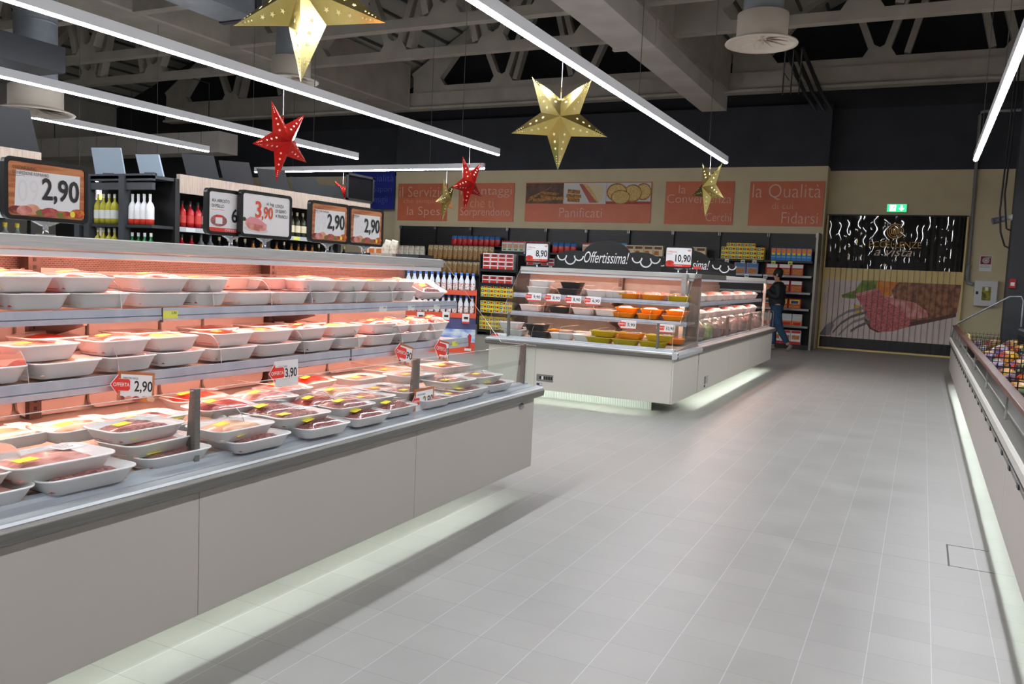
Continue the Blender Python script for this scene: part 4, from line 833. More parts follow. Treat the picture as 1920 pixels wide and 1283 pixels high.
t = thing('hose_cabinet', 'white fire hose cabinet on the wall right of the strip curtain', 'cabinet', (.94, 19.75, 1.12)); m = MB(); m.box(0, .42, -.2, 0, 0, .53, col(214, 214, 214, .4)); m.build('body', t, bevel=.01); m = MB(); m.box(.012, .408, -.214, -.2, .012, .518, col(222, 222, 222, .4)); m.build('door', t, bevel=.004)
m = MB(); m.box(.14, .3, -.217, -.214, .12, .4, two_tone('hose_window', (176, 170, 40), (96, 96, 24), 9)); m.box(.19, .25, -.2174, -.217, .32, .39, WHITE); m.build('window', t); m = MB(); m.box(.03, .075, -.219, -.214, .24, .3, BLACK); m.build('lock', t)
t = thing('hose_sign', 'small red and white fire hose sign above the white cabinet', 'safety sign', (1.0, 19.75, 1.84)); m = MB(); m.box(0, .22, -.006, 0, 0, .32, WHITE); m.build('plate', t); m = MB(); m.box(.015, .205, -.0066, -.006, .14, .305, col(150, 26, 44)); m.build('red_field', t)
m = MB()
for R1, R2 in ((.062, .05), (.04, .03), (.02, 0)):
    for k in range(20):
        a0, a1 = 2 * PI * k / 20, 2 * PI * (k + 1) / 20; m.poly([(.11 + R1 * math.cos(a1), -.0072, .222 + R1 * math.sin(a1)), (.11 + R1 * math.cos(a0), -.0072, .222 + R1 * math.sin(a0)), (.11 + R2 * math.cos(a0), -.0072, .222 + R2 * math.sin(a0)), (.11 + R2 * math.cos(a1), -.0072, .222 + R2 * math.sin(a1))], WHITE)
m.box(.11, .19, -.0072, -.0068, .27, .285, WHITE); m.text('NON USARE SU', .02, .1, .17, .018, col(60, 60, 90), -.0066); m.text('APPARECCHIATURE', .02, .07, .17, .018, col(60, 60, 90), -.0066); m.build('pictogram', t)
t = thing('wall_pipe', 'grey pipe running down the far wall to the hose cabinet', 'pipe', (.76, 19.7, 0)); PIPE = col(150, 150, 150, .45); m = MB(); m.tube([(.72, 0, 5.08), (.06, 0, 5.08), (.015, 0, 5.06), (0, 0, 5.0), (.04, 0, 1.95)], .032, PIPE, 10); m.build('pipe_run', t); m = MB(); m.tube([(.04, 0, 1.95), (.04, 0, 1.66)], .05, PIPE, 10); m.tube([(.04, 0, 1.66), (.06, 0, 1.58), (.16, -.02, 1.56)], .045, PIPE, 10); m.build('elbow', t)
p = MB(); p.box(1.28, 1.75, 16.6, 17.0, 0, 6.4, col(62, 62, 68, .6, 0, .05, 3)); struct(p.build('pillar'))
t = thing('wall_camera', 'small white security camera on the dark pillar at far right', 'camera', (1.28, 16.8, 2.72)); m = MB(); m.tube([(0, 0, 0), (-.06, 0, 0)], .05, WHITE, 12); m.build('base', t); m = MB(); m.tube([(-.05, 0, 0), (-.14, -.02, -.02)], .012, WHITE, 8); m.build('arm', t); m = MB(); m.tube([(-.12, -.02, -.03), (-.3, -.06, -.08)], .055, col(126, 130, 140, .3), 14); m.build('body', t)
t = thing('hanging_cable', 'black cable loops hanging beside the dark pillar', 'cable', (1.22, 16.7, 2.2))
for dx, zz in ((0, 0), (.05, .3)):
    m = MB(); m.tube([(-.1 + dx, 0, 3.2), (-.12 + dx, 0, 1.6), (-.14 + dx, 0, .6 + zz), (-.1 + dx, 0, .25 + zz), (-.02, 0, .02 + zz), (.06, 0, -.02 + zz)], .016, BLACK, 6); m.build('loop', t)
t = thing('call_point', 'small red alarm button box on the dark pillar', 'alarm box', (1.36, 16.6, 1.5)); m = MB(); m.box(-.05, .05, -.05, 0, 0, .16, col(180, 36, 34)); m.build('box', t, bevel=.005); m = MB(); m.box(-.03, .03, -.054, -.05, .04, .1, WHITE); m.build('button_plate', t)
t = thing('riser_pipes', 'three dark slanted pipes under the beam above the charcoal wall', 'pipe', (-3.0, 18.0, 5.2))
for k in range(3):
    x = .1 + k * .16; m = MB(); m.tube([(x, 0, .05), (x, 0, .5), (x, .69, .5)], .012, col(96, 96, 96), 6); m.tube([(x, 0, .05), (x, 0, .95)], .014, col(96, 96, 96), 6); m.tube([(x, 0, .98), (x + .35, .6, .2), (x + .55, 1.0, -.1)], .04, col(34, 34, 38), 8); m.build('pipe_run', t)
# ------------------------------------------------------------------ wall shelving
SHB = two_tone('shelf_black', (36, 36, 39), (31, 31, 34), 4, (1, 1, 1), .4)
X0S, X1S, YB, YF = -12.95, -2.1, 19.25, 18.62
t = thing('wall_shelving', 'long black wall shelving unit under the orange signs', 'shelf', (0, 0, 0))
BX = [-12.9, -11.8, -10.72, -9.64, -8.56, -7.48, -6.4, -5.32, -4.24, -3.16, -2.14]
t_shelving = t
m = MB(); m.box(X0S, X1S, 19.2, YB, 0, 2.5, SHB)
for k in range(9): m.box(X0S, X1S, 19.19, 19.2, 1.95 + k * .06, 1.99 + k * .06, SHB)
m.build('back_panel', t)
m = MB(); m.box(X1S - .0, X1S + .045, 18.62, YB, 0, 2.5, col(150, 142, 134, .35, .5)); m.build('end_panel', t)
for x in BX:
    m = MB(); m.box(x - .02, x + .02, 19.13, 19.19, .1, 2.5, SHB); m.box(x - .028, x - .012, 19.1, 19.13, 2.42, 2.5, col(160, 160, 165, .3, .7)); m.box(x + .012, x + .028, 19.1, 19.13, 2.42, 2.5, col(160, 160, 165, .3, .7)); m.build('upright', t)
SZ = [.10, .50, .87, 1.22, 1.575, 1.89]
m = MB(); m.box(X0S, X1S, 18.68, 19.2, 0, .1, SHB); m.build('base', t)
for bi, (xa, xb) in enumerate(zip(BX[:-1], BX[1:])):
    for zi, z in enumerate(SZ[1:]):
        if bi in (0, 1, 2): z -= .26 if zi == 4 else .3
        m = MB(); m.box(xa + .01, xb - .01, 18.72, 19.19, z - .03, z, SHB); m.build('shelf', t)
        m = MB(); m.box(xa + .01, xb - .01, 18.70, 18.72, z - .04, z + .004, col(150, 152, 156, .3, .6) if (bi >= 8 and zi < 4) else SHB); m.build('price_rail', t)
def carton(w_, d_, h, body, dec):
    """printed carton: body colour and flat front prints (u0,u1,v0,v1,material)"""
    m = MB(); m.box(-w_ / 2, w_ / 2, 0, d_, 0, h, body)
    for k, (u0, u1, v0, v1, mt) in enumerate(dec): m.box(-w_ / 2 + u0 * w_, -w_ / 2 + u1 * w_, -.0008 - .0006 * k, 0, v0 * h, v1 * h, mt, 'k')
    return m
BLUE = col(34, 128, 206, .45); ORG = col(232, 132, 46, .45); DBLUE = col(36, 60, 120, .45); LBLUE = col(120, 168, 210, .45); CRK = two_tone('cracker_print', (216, 140, 60), (176, 96, 36), 40); REDC = col(196, 40, 36, .45); CREAMC = col(236, 216, 176, .5); BROWNB = two_tone('taralli', (196, 154, 100), (132, 94, 54), 34, (1, 1, 1), .3, .42, .6, bump=.3); WHITEB = two_tone('bread_bag', (244, 240, 230), (214, 196, 164), 16, (1, 1, 1), .25, .4, .62); GREENP = col(90, 160, 80, .5)
def mk(name, mb): return mb.build(name, mesh_only=True)
BM = bpy.data.materials
PROD = {
 'bluebox': ('carton', mk('carton', carton(.1, .2, .27, BLUE, ((0.06, .94, .55, .97, ORG), (.2, .8, .45, .6, YEL), (.1, .9, .25, .36, LBLUE)))), .105, 'blue and orange breadstick box'),
 'yellow': ('carton', mk('carton', carton(.15, .2, .088, YEL, ((.08, .5, .25, .8, DBLUE), (.2, .4, .4, .65, WHITE), (.62, .95, .3, .75, REDC)))), .155, 'yellow biscuit box'),
 'redcr': ('carton', mk('carton', carton(.25, .12, .245, REDC, ((0, .06, 0, 1, col(150, 24, 30)), (.1, .98, .66, .96, WHITE), (.14, .94, .08, .55, CRK)))), .265, 'red cracker box'),
 'bluecr': ('carton', mk('carton', carton(.25, .12, .245, LBLUE, ((0, .06, 0, 1, REDC), (.1, .96, .6, .95, col(90, 120, 160)), (.14, .9, .06, .5, CRK)))), .265, 'blue cracker box'),
 'redbag': ('packet', mk('packet', carton(.25, .12, .21, REDC, ((.1, .9, .45, .9, YEL), (.2, .8, .5, .8, DBLUE), (.05, .95, .05, .35, CRK)))), .265, 'red and yellow snack packet'),
 'whitebag': ('packet', mk('packet', carton(.2, .12, .25, col(206, 206, 208), ((.0, 1, .0, .42, ORG), (.1, .9, .04, .3, REDC)))), .21, 'white and orange snack packet'),
 'biscotti': ('packet', mk('packet', carton(.2, .12, .3, col(226, 226, 230), ((.05, .95, .8, .98, REDC), (.1, .9, .35, .65, CRK), (0, 1, 0, .2, REDC)))), .21, 'white rusk packet with red top'),
 'redwhite': ('carton', mk('carton', carton(.15, .14, .26, WHITE, ((0, 1, .86, 1, REDC), (.1, .9, .3, .7, col(222, 170, 130)), (.2, .8, .1, .25, GREENP)))), .16, 'white and red rusk box'),
 'cream': ('carton', mk('carton', carton(.22, .12, .24, CREAMC, ((.1, .9, .65, .9, col(120, 70, 50)), (.1, .6, .1, .5, CRK)))), .23, 'cream biscuit box'),
 'smallred': ('carton', mk('carton', carton(.17, .14, .17, WHITE, ((.05, .95, .52, .9, REDC), (.25, .75, .56, .85, col(90, 40, 30)), (.05, .95, .05, .4, REDC)))), .185, 'small red and white box'),
 'flour': ('packet', mk('packet', bag_mesh(.15, .1, .28, WHITE, 4, LBLUE)), .155, 'white bag with blue top'),
 'taralli': ('snack_bag', mk('snack_bag', bag_mesh(.145, .12, .36, BROWNB, 2, two_tone('taralli_top', (226, 214, 180), (160, 124, 76), 40, (1, 1, 1), .2))), .15, 'brown taralli bag'),
 'bread': ('bread_pack', mk('bread_pack', bag_mesh(.16, .12, .32, WHITEB, 5)), .165, 'white wrapped bread pack'),
 'green': ('carton', mk('carton', carton(.16, .14, .24, col(236, 230, 220), ((0, 1, .8, 1, GREENP), (.1, .9, .2, .6, CRK)))), .17, 'white and green box'),
 'salty': ('packet', mk('packet', bag_mesh(.15, .1, .25, col(200, 40, 40, .3), 6, col(60, 120, 190, .3))), .16, 'red and blue snack bag'),
}
def fill(kind, xa, xb, z, where, y=18.745, stack=1, group=None, lean=0.0, jitter=.006, ymax=2, count0=0):
    nm, me, pitch, desc = PROD[kind]; n = int((xb - xa) / pitch + .001)
    for i in range(n):
        for s in range(stack):
            h = me.get('h') or max(v.co.z for v in me.vertices)
            o = place(nm, me, None, (xa + pitch * (i + .5), y + random.uniform(0, jitter * 3), z + .001 + s * (h + .001)), (0, lean, random.uniform(-.03, .03)))
            lay = '' if stack == 1 else (' bottom' if s == 0 else (' top' if s == stack - 1 else (' middle' if stack == 3 else (' lower middle' if s == 1 else ' upper middle'))))
            tag(o, '%s, %s from left%s%s' % (desc, nth(i + count0), ',' + lay + ' layer,' if lay else ',', ' ' + where.replace('on the ', '')), {'carton': 'box', 'packet': 'packet', 'snack_bag': 'snack bag', 'bread_pack': 'bread'}[nm], desc + ' row ' + where)
fill('bluebox', -3.02, -2.16, 1.89, 'on the top shelf at the right end')
fill('yellow', -4.1, -3.12, 1.89, 'top shelf right of the 10,90 sign', stack=3)
fill('yellow', -4.0, -3.25, 1.89 + .267, 'on top of the yellow stack', y=18.8)
fill('cream', -4.9, -4.25, 1.89, 'on the top shelf behind the 10,90 sign')
fill('green', -5.3, -4.95, 1.89, 'on the top shelf left of the 10,90 sign')
fill('cream', -6.35, -5.35, 1.89, 'on the top shelf behind the cloud board')
fill('flour', -6.62, -6.3, 1.9, 'standing tall on the top shelf', y=18.8)
fill('redwhite', -7.42, -6.66, 1.89, 'on the top shelf just behind the cloud board', ymax=3)
fill('salty', -8.2, -7.5, 1.89, 'on the top shelf right of the 8,90 sign')
fill('redwhite', -9.6, -8.3, 1.89, 'on the top shelf left of the 8,90 sign')
fill('taralli', -11.75, -9.7, 1.63, 'on the upper shelf left of the rusk boxes'); fill('taralli', -11.6, -9.75, 1.275, 'on the second shelf behind the milk display')
m = MB(); m.box(-11.8, -9.66, 18.92, 19.19, 1.995, 2.01, SHB); m.build('shelf', t_shelving)
fill('salty', -11.2, -9.7, 2.01, 'topmost at the back above the taralli', y=19.0)
fill('bread', -12.85, -11.85, 1.63, 'on the top shelf at the left end')
fill('smallred', -9.6, -8.55, 1.575, 'on the second shelf left of the 8,90 sign'); fill('smallred', -8.5, -7.55, 1.575, 'on the second shelf under the 8,90 sign', stack=1)
fill('redcr', -3.12, -2.15, 1.575, 'on the second shelf at the right end', count0=0); fill('bluecr', -3.8, -3.18, 1.575, 'on the second shelf left of the red boxes'); fill('cream', -4.22, -3.82, 1.575, 'on the second shelf left of the blue boxes')
fill('redcr', -3.12, -2.15, 1.22, 'on the third shelf at the right end')
fill('redbag', -3.12, -2.15, .87, 'on the fourth shelf at the right end'); fill('whitebag', -3.12, -2.15, .50, 'on the fifth shelf at the right end'); fill('biscotti', -3.12, -2.15, .10, 'on the bottom shelf, right end')
for i, (x, z) in enumerate(((-3.95, 1.865), (-3.35, 1.86), (-3.6, 1.86), (-2.95, 1.86), (-3.5, 1.55), (-3.1, 1.55), (-2.6, 1.86), (-8.9, 1.86), (-8.2, 1.55))):
    t = thing('shelf_label', 'small price label on the wall shelving edge, %s of nine from %s' % (nth(i), 'the list of right bays' if i < 7 else 'the middle bays'), 'label', (x, 18.698, z)); t['label'] = 'white price ticket on the black shelf edge below the %s' % ('second yellow stack', 'last yellow stack', 'middle yellow stack', 'first blue box', 'left blue cracker box', 'left red cracker box', 'right blue boxes', 'red and white rusk boxes', 'small red boxes')[i]
    m = MB(); m.box(-.045, .045, 0, .0015, -.055, .02, TAGW if i not in (3, 6) else TAGY); m.box(-.03, .03, -.0004, 0, -.03, -.015, INK); m.build('ticket', t)
# black packet rack and promotional display in front
t = thing('packet_rack', 'black free-standing rack of yellow biscuit packs left of the island', 'rack', (-8.6, 15.8, 0))
m = MB(); m.box(0, .92, .35, .4, 0, 1.78, BLACK); m.build('back_panel', t)
for x in (0, .89):
    m = MB(); m.box(x, x + .03, 0, .35, 0, 1.74, BLACK); m.build('side_panel', t)
for z in (.12, .48, .82, 1.12, 1.42):
    m = MB(); m.box(.03, .89, .0, .35, z - .04, z, BLACK); m.box(.03, .89, -.012, 0, z - .05, z + .012, BLACK); m.build('shelf', t)
fill('smallred', -8.54, -7.72, 1.42, 'on the top tier of the black rack', 15.82, 2); fill('smallred', -8.54, -7.72, 1.12, 'on the second tier of the black rack', 15.82, 1)
fill('yellow', -8.56, -7.72, .82, 'on the third tier of the black rack', 15.82, 3); fill('yellow', -8.56, -7.72, .48, 'on the fourth tier of the black rack', 15.82, 3); fill('yellow', -8.56, -7.72, .12, 'on the bottom tier of the black rack', 15.82, 4)
DR = .5; DX, DY = -7.74, 11.62; DWI = 1.22
def dpt(x, y, z): return (DX + x * math.cos(DR) - y * math.sin(DR), DY + x * math.sin(DR) + y * math.cos(DR), z)
t = thing('cardboard_display', 'red and blue cardboard display of white milk bottles behind the near counter', 'display stand', (DX, DY, 0), DR)
DREDC = col(226, 84, 52, .5); NIGHT = two_tone('printed_night', (52, 56, 102), (80, 80, 132), 5, (1, 1, 1), .5); SNOW = two_tone('printed_snow', (80, 130, 216), (216, 222, 232), 4, (1, 1, 2), .5)
m = MB(); m.box(0, DWI, 0, .5, 0, .62, NIGHT); m.box(0, DWI, -.003, 0, .18, .40, SNOW); m.box(0, DWI, -.004, 0, 0, .17, DREDC); m.extr([(1.08, .05), (1.14, .05), (1.16, .3), (1.12, .33), (1.06, .22)], -.006, -.003, REDC, True, 'y'); m.extr([(1.05, .04), (1.16, .04), (1.16, .08), (1.05, .08)], -.008, -.003, WHITE, True, 'y'); m.build('base', t)
for z in (.62, 1.0):
    m = MB(); m.box(0, DWI, 0, .5, z, z + .02, DREDC); m.box(0, DWI, -.015, 0, z - .03, z + .05, DREDC); m.build('tier', t)
for x in (0, DWI - .02):
    m = MB(); m.box(x, x + .02, 0, .5, .62, 1.06, DREDC); m.build('side_panel', t)
def bottle_mesh(r, h, body, cap, lab, neck=.3, lab2=None):
    m = MB(); n = 12
    m.lathe([(0.001, 0), (r, .004), (r, h * .18)], body, n); m.lathe([(r * 1.01, h * .18), (r * 1.01, h * .46)], lab, n); m.lathe([(r, h * .46), (r, h * .58), (r * .75, h * .67), (r * neck, h * .76), (r * neck, h * .9)], lab2 or body, n); m.lathe([(r * neck * 1.1, h * .86), (r * neck * 1.1, h), (.001, h)], cap, n)
    return m.build('bottle', mesh_only=True)
MILK = bottle_mesh(.042, .32, two_tone('milk_print', (236, 236, 238), (150, 90, 74), 40, (1, 1, 1), .4, .5, .58), col(60, 110, 200), two_tone('milk_label', (236, 234, 234), (190, 60, 50), 50, (1, 1, 1), .4, .5, .6), .5, col(226, 230, 240, .3))
for z, nm in ((.642, 'lower'), (1.022, 'upper')):
    for i in range(12): tag(place('bottle', MILK, None, dpt(.07 + i * .098, .06, z), (0, 0, i)), 'white bottle with blue cap, %s from left on the display %s tier' % (nth(i), nm), 'bottle', 'white bottles on the cardboard display')
for i, (x, z) in enumerate(((.3, .62), (.72, .64), (1.05, .62))):
    t = thing('display_ticket', 'white price ticket on the milk display front, %s from left' % nth(i), 'label', dpt(x, -.02, z), DR); m = MB(); m.box(-.06, .06, 0, .002, -.12, .04, WHITE); m.box(-.06, .06, -.0006, 0, -.12, -.09, RED); m.box(-.03, .04, -.0006, 0, -.05, -.01, INK); m.build('ticket', t)
# pale bread packs on a low red table left of the milk display
t = thing('promo_table', 'red-fronted promotion table of bread packs behind the last price signs', 'table', (-10.2, 13.6, 0)); m = MB(); m.box(0, 1.0, 0, .6, 1.54, 1.585, DREDC); m.box(0, 1.0, -.01, 0, 1.5, 1.63, DREDC); m.build('top', t); m = MB(); m.box(.05, .95, .05, .55, 0, 1.54, CHAR); m.build('base', t)
fill('green', -10.15, -9.62, 1.585, 'on the red promotion table', 13.66); fill('bread', -9.64, -9.2, 1.585, 'on the red promotion table', 13.66, 1, None, .2)
# ================================================================== wine and spirits gondolas at the left
GX = -6.95
POSTM = two_tone('gondola_grey', (66, 68, 74), (60, 62, 68), 3, (1, 1, 1), .5)
def gondola(label, y0, y1, xb, endface=True):
    t = thing('bottle_gondola', label, 'shelf', (0, 0, 0))
    m = MB(); m.box(GX - .02, GX + .03, y0 + .02, y1, 2.06, 2.25, WOOD); m.build('fascia', t)
    m = MB(); m.box(xb, GX - .02, y0, y1, 2.16, 2.2, CHAR); m.build('top', t)
    m = MB(); m.box(GX - .5, GX - .47, y0 + .05, y1, 0, 2.16, BLACK); m.build('back_panel', t)
    y = y0
    while y < y1 + .01:
        m = MB(); m.box(GX - .03, GX + .02, y - .03, y + .03, 0, 2.2, BLACK); m.build('upright', t); y += 1.33
    for z in (.3, .68, 1.02, 1.36, 1.71):
        m = MB(); m.box(GX - .47, GX, y0, y1, z - .03, z, CHAR); m.build('shelf', t); m = MB(); m.box(GX, GX + .012, y0 + .03, y1, z - .045, z + .004, col(176, 180, 186, .4)); 
        for k in range(int((y1 - y0) / .33)): m.box(GX + .012, GX + .014, y0 + .12 + k * .33, y0 + .24 + k * .33, z - .042, z, TAGY if k % 2 else TAGW)
        m.build('price_rail', t)
    if endface:
        for x in (GX - .42, GX - .95, xb):
            m = MB(); m.box(x - .04, x + .04, y0 - .32, y0 - .24, 0, 2.2, POSTM); m.build('end_post', t)
        m = MB(); m.box(xb, GX, y0 - .3, y0 - .26, 2.15, 2.22, POSTM); m.box(xb, GX, y0 - .3, y0 - .26, 2.06, 2.13, POSTM); m.box(xb, GX, y0 - .3, y0 - .0, 2.17, 2.2, POSTM); m.build('end_header', t)
        m = MB(); m.box(xb, GX, y0 - .02, y0 + .02, 0, 2.2, BLACK); m.build('end_back', t)
        for z in (1.36, 1.71): m = MB(); m.box(xb, GX, y0 - .3, y0 - .02, z - .03, z, CHAR); m.build('end_shelf', t)
    return t
gondola('dark gondola of spirits with pale wood fascia behind the price signs', 6.2, 9.5, -8.05)
gondola('dark bottle gondola at the far left edge behind the largest price sign', 2.0, 4.72, -8.05, False)
GL = dict(white=('white bottle with red base', bottle_mesh(.04, .31, col(222, 66, 46, .3), col(230, 230, 232), col(226, 226, 228), .32, col(232, 232, 236, .3))), yellow=('yellow wine bottle', bottle_mesh(.042, .31, col(176, 170, 50, .15), col(222, 220, 206), col(214, 216, 214), .3)), red=('red liqueur bottle', bottle_mesh(.042, .28, col(176, 26, 30, .15), col(40, 40, 42), col(200, 60, 56), .32)), clear=('clear spirit bottle with white label', bottle_mesh(.042, .3, col(120, 126, 128, .1), col(80, 82, 84), col(226, 228, 230), .34)), green=('green bottle with white cap', bottle_mesh(.042, .27, col(20, 112, 52, .12), col(226, 228, 228), col(60, 140, 80), .3)), dark=('dark bottle with pale label', bottle_mesh(.042, .28, col(30, 30, 32, .12), col(190, 176, 140), col(70, 70, 74), .3)), cream=('cream-labelled wine bottle', bottle_mesh(.042, .3, col(52, 56, 40, .15), col(202, 190, 150), col(216, 206, 176), .3)), amber=('amber bottle', bottle_mesh(.042, .27, col(190, 120, 36, .15), col(60, 40, 30), col(214, 180, 80), .3)), gin=('clear bottle with yellow cap', bottle_mesh(.045, .27, col(120, 128, 126, .1), col(206, 186, 60), col(206, 190, 70), .36)))
def bottles(seq, x, y0, dy, z, where, axis='y'):
    cnt = {}
    for i, k in enumerate(seq):
        d, me = GL[k]; cnt[k] = cnt.get(k, 0) + 1
        for r_ in range(1):
            loc = (x - r_ * .12, y0 + i * dy, z + .001) if axis == 'y' else (y0 + i * dy, x + r_ * .09, z + .001)
            tag(place('bottle', me, None, loc, (0, 0, random.uniform(0, 6))), '%s, %s of its kind from left, %s' % (d, nth(cnt[k] - 1), where), 'bottle', 'bottles ' + where)
bottles(['red', 'red', 'red', 'clear', 'clear', 'clear', 'clear', 'clear', 'clear'] + ['dark'] * 6 + ['cream'] * 12 + ['dark'] * 2, GX - .06, 6.33, .105, 1.71, 'spirits gondola upper shelf')
bottles(['red', 'red', 'clear', 'clear', 'dark', 'dark', 'dark', 'dark', 'amber', 'amber', 'amber', 'amber', 'dark', 'amber', 'amber', 'amber', 'amber', 'dark', 'dark', 'clear', 'clear', 'dark'], GX - .06, 6.33, .13, 1.36, 'spirits gondola lower shelf')
bottles(['white'] * 4, 5.96, -7.3, .085, 1.71, 'gondola end upper shelf', 'x'); bottles(['yellow'] * 4, 5.96, -7.82, .085, 1.71, 'left gondola end upper shelf', 'x')
bottles(['green'] * 4, 5.96, -7.3, .09, 1.36, 'gondola end lower shelf', 'x'); bottles(['yellow'] * 4, 5.96, -7.82, .085, 1.36, 'left gondola end lower shelf', 'x')
bottles(['dark'] * 8 + ['gin'] * 6, GX - .06, 3.3, .105, 1.36, 'far left gondola lower shelf'); bottles(['green'] * 6 + ['dark'] * 8, GX - .06, 3.3, .105, 1.71, 'far left gondola upper shelf')
# header boards standing on the gondolas
HBD = col(26, 27, 31, .7); HBL = col(128, 142, 156, .5)
def hboard(label, x, y, w_, h, rz, mat, z=2.2, lean=.25):
    t = thing('header_board', label, 'header board', (x, y, z), 0, 'blank boards on the gondola tops', (-lean * .3, 0, rz)); m = MB(); m.extr([(-w_ / 2, 0), (w_ / 2, 0), (w_ / 2 - .08, h), (-w_ / 2 - .08, h)], -.01, .01, mat, True, 'y'); m.build('board', t); m = MB(); m.box(-.06, .06, -.05, .06, 0, .03, CHAR); m.build('foot', t)
hboard('dark blank board at the far left above the wood fascia', -7.22, 4.35, .95, .42, 1.1, HBD)
hboard('pale grey blank board, first on the gondola end', -7.65, 5.98, .36, .3, .2, HBL); hboard('pale grey blank board, second on the gondola end', -7.05, 5.99, .28, .22, .15, HBL)
for i, (y, h) in enumerate(((6.72, .44), (7.25, .44), (7.85, .42), (8.44, .38), (8.92, .32))): hboard('dark blank header board, %s from left along the spirits gondola' % nth(i), -7.1, y, .33, h * .72, .75, HBD)
t = thing('framed_board', 'dark framed board at the right end of the spirits gondola', 'framed board', (-6.93, 9.27, 2.25), 0, None, (0, 0, PI / 2)); m = MB()
for a in ((-.3, .3, 0, .03), (-.3, .3, .33, .36), (-.3, -.27, 0, .36), (.27, .3, 0, .36)): m.box(a[0], a[1], -.015, .015, a[2], a[3], BLACK)
m.build('frame', t); m = MB(); m.box(-.27, .27, .0, .008, .03, .33, col(20, 20, 24, .1)); m.build('dark_glass', t)
# farther shelves seen in the gap between the gondolas
t = thing('background_shelf', 'pale wood shelving block seen between the two gondolas', 'shelf', (0, 0, 0)); m = MB(); m.box(-14.75, -14.0, 11.25, 12.5, 0, 2.36, WOODV); m.build('side_panel', t); m = MB(); m.box(-16.4, -14.0, 11.0, 11.6, 2.36, 2.42, CHAR); m.box(-16.4, -14.75, 11.5, 11.6, 0, 2.36, BLACK); m.build('shelf', t)
for i in range(4): tag(carton(.42, .3, .3, col(150, 146, 150), ((0, 1, 0, .4, YEL), (.2, .7, .45, .9, col(120, 90, 110)))).build('carton', None, (-15.9 + i * .5, 11.1, 2.421)), 'grey and yellow box on the far shelf, %s from left' % nth(i), 'box', 'boxes on the far shelf')
t = thing('background_shelf', 'dark shelving with wood panels behind the last price signs', 'shelf', (0, 0, 0))
for i in range(4):
    m = MB(); m.box(-10.1 + i * .55, -9.62 + i * .55, 12.4, 12.9, 0, 1.62, WOODV if i % 2 == 0 else CHAR); m.build('panel', t)
# ================================================================== person
SKIN = col(196, 148, 124, .5); JACKET = col(24, 26, 32, .7); JEANS = two_tone('denim', (38, 72, 104), (30, 58, 86), 30, (1, 1, 1), .8); HAIR = col(24, 20, 18, .6); SHOE = col(120, 112, 104, .6)
def skin_obj(name, mat, verts, edges, radii, parent, sub=2, root=0):
    me = bpy.data.meshes.new(name); me.from_pydata(verts, edges, []); me.materials.append(mat); o = place(name, me, parent)
    o.modifiers.new('skin', 'SKIN'); sk = me.skin_vertices[0].data
    for i, r in enumerate(radii): sk[i].radius = (r, r) if not isinstance(r, tuple) else r
    sk[root].use_root = True; o.modifiers['skin'].use_smooth_shade = True
    s = o.modifiers.new('subsurf', 'SUBSURF'); s.levels = sub; s.render_levels = sub
    return o
pe = thing('person', 'dark-haired person in black jacket and jeans standing at the far shelves', 'person', (-2.72, 18.0, 0)); pe.scale = (.99, .99, .99)
# faces -x; local: x forward is negative
V = [(.02, 0, .93), (.0, 0, 1.08), (-.01, 0, 1.25), (.0, 0, 1.40), (-.01, 0, 1.47), (-.03, 0, 1.53), (-.03, 0, 1.60), (-.025, 0, 1.67),
     (.03, -.18, 1.38), (.06, -.21, 1.12), (-.12, -.2, 1.16), (-.2, -.12, 1.32), (.03, .18, 1.38), (.07, .21, 1.12), (-.1, .18, 1.02),
     (.02, -.09, .88), (.1, -.1, .5), (.32, -.1, .13), (.02, .09, .88), (-.06, .1, .48), (-.02, .1, .08)]
E_ = [(0, 1), (1, 2), (2, 3), (3, 4), (4, 5), (5, 6), (6, 7), (3, 8), (8, 9), (9, 10), (10, 11), (3, 12), (12, 13), (13, 14), (0, 15), (15, 16), (16, 17), (0, 18), (18, 19), (19, 20)]
Rr = [(.12, .15), (.11, .14), (.13, .17), (.09, .12), .055, .06, .092, .07, .055, .045, .038, .03, .055, .045, .038, .085, .06, .042, .085, .06, .042]
skin_obj('body', SKIN, V, E_, Rr, pe)
jv = [(.02, 0, .84), (.0, 0, 1.08), (-.005, 0, 1.25), (.0, 0, 1.40), (.005, 0, 1.455), (.03, -.19, 1.38), (.07, -.22, 1.12), (-.1, -.205, 1.16), (-.17, -.14, 1.28), (.03, .19, 1.38), (.08, .22, 1.12), (-.08, .19, 1.03)]
skin_obj('jacket', JACKET, jv, [(0, 1), (1, 2), (2, 3), (3, 4), (3, 5), (5, 6), (6, 7), (7, 8), (3, 9), (9, 10), (10, 11)], [(.16, .185), (.16, .18), (.175, .205), (.13, .16), .075, .078, .066, .058, .05, .078, .066, .055], pe)
skin_obj('jeans', JEANS, [(.02, 0, 1.02), (.03, -.09, .84), (.1, -.1, .5), (.3, -.1, .16), (.03, .09, .84), (-.05, .1, .48), (-.02, .1, .1)], [(0, 1), (1, 2), (2, 3), (0, 4), (4, 5), (5, 6)], [(.13, .155), .11, .085, .062, .105, .08, .064], pe)
for sy, pts in ((-1, [(.38, -.1, .16), (.33, -.1, .05), (.27, -.1, .02)]), (1, [(.03, .1, .05), (-.06, .1, .045), (-.17, .1, .03)])):
    skin_obj('shoe', SHOE, pts, [(0, 1), (1, 2)], [.045, .05, .034], pe)
hr = MB(); hr.lathe([(.0, .12), (.05, .11), (.085, .07), (.1, .0), (.095, -.05), (.08, -.07)], HAIR, 14); hr.build('hair', pe, (-.005, 0, 1.625), (0, .28, 0))
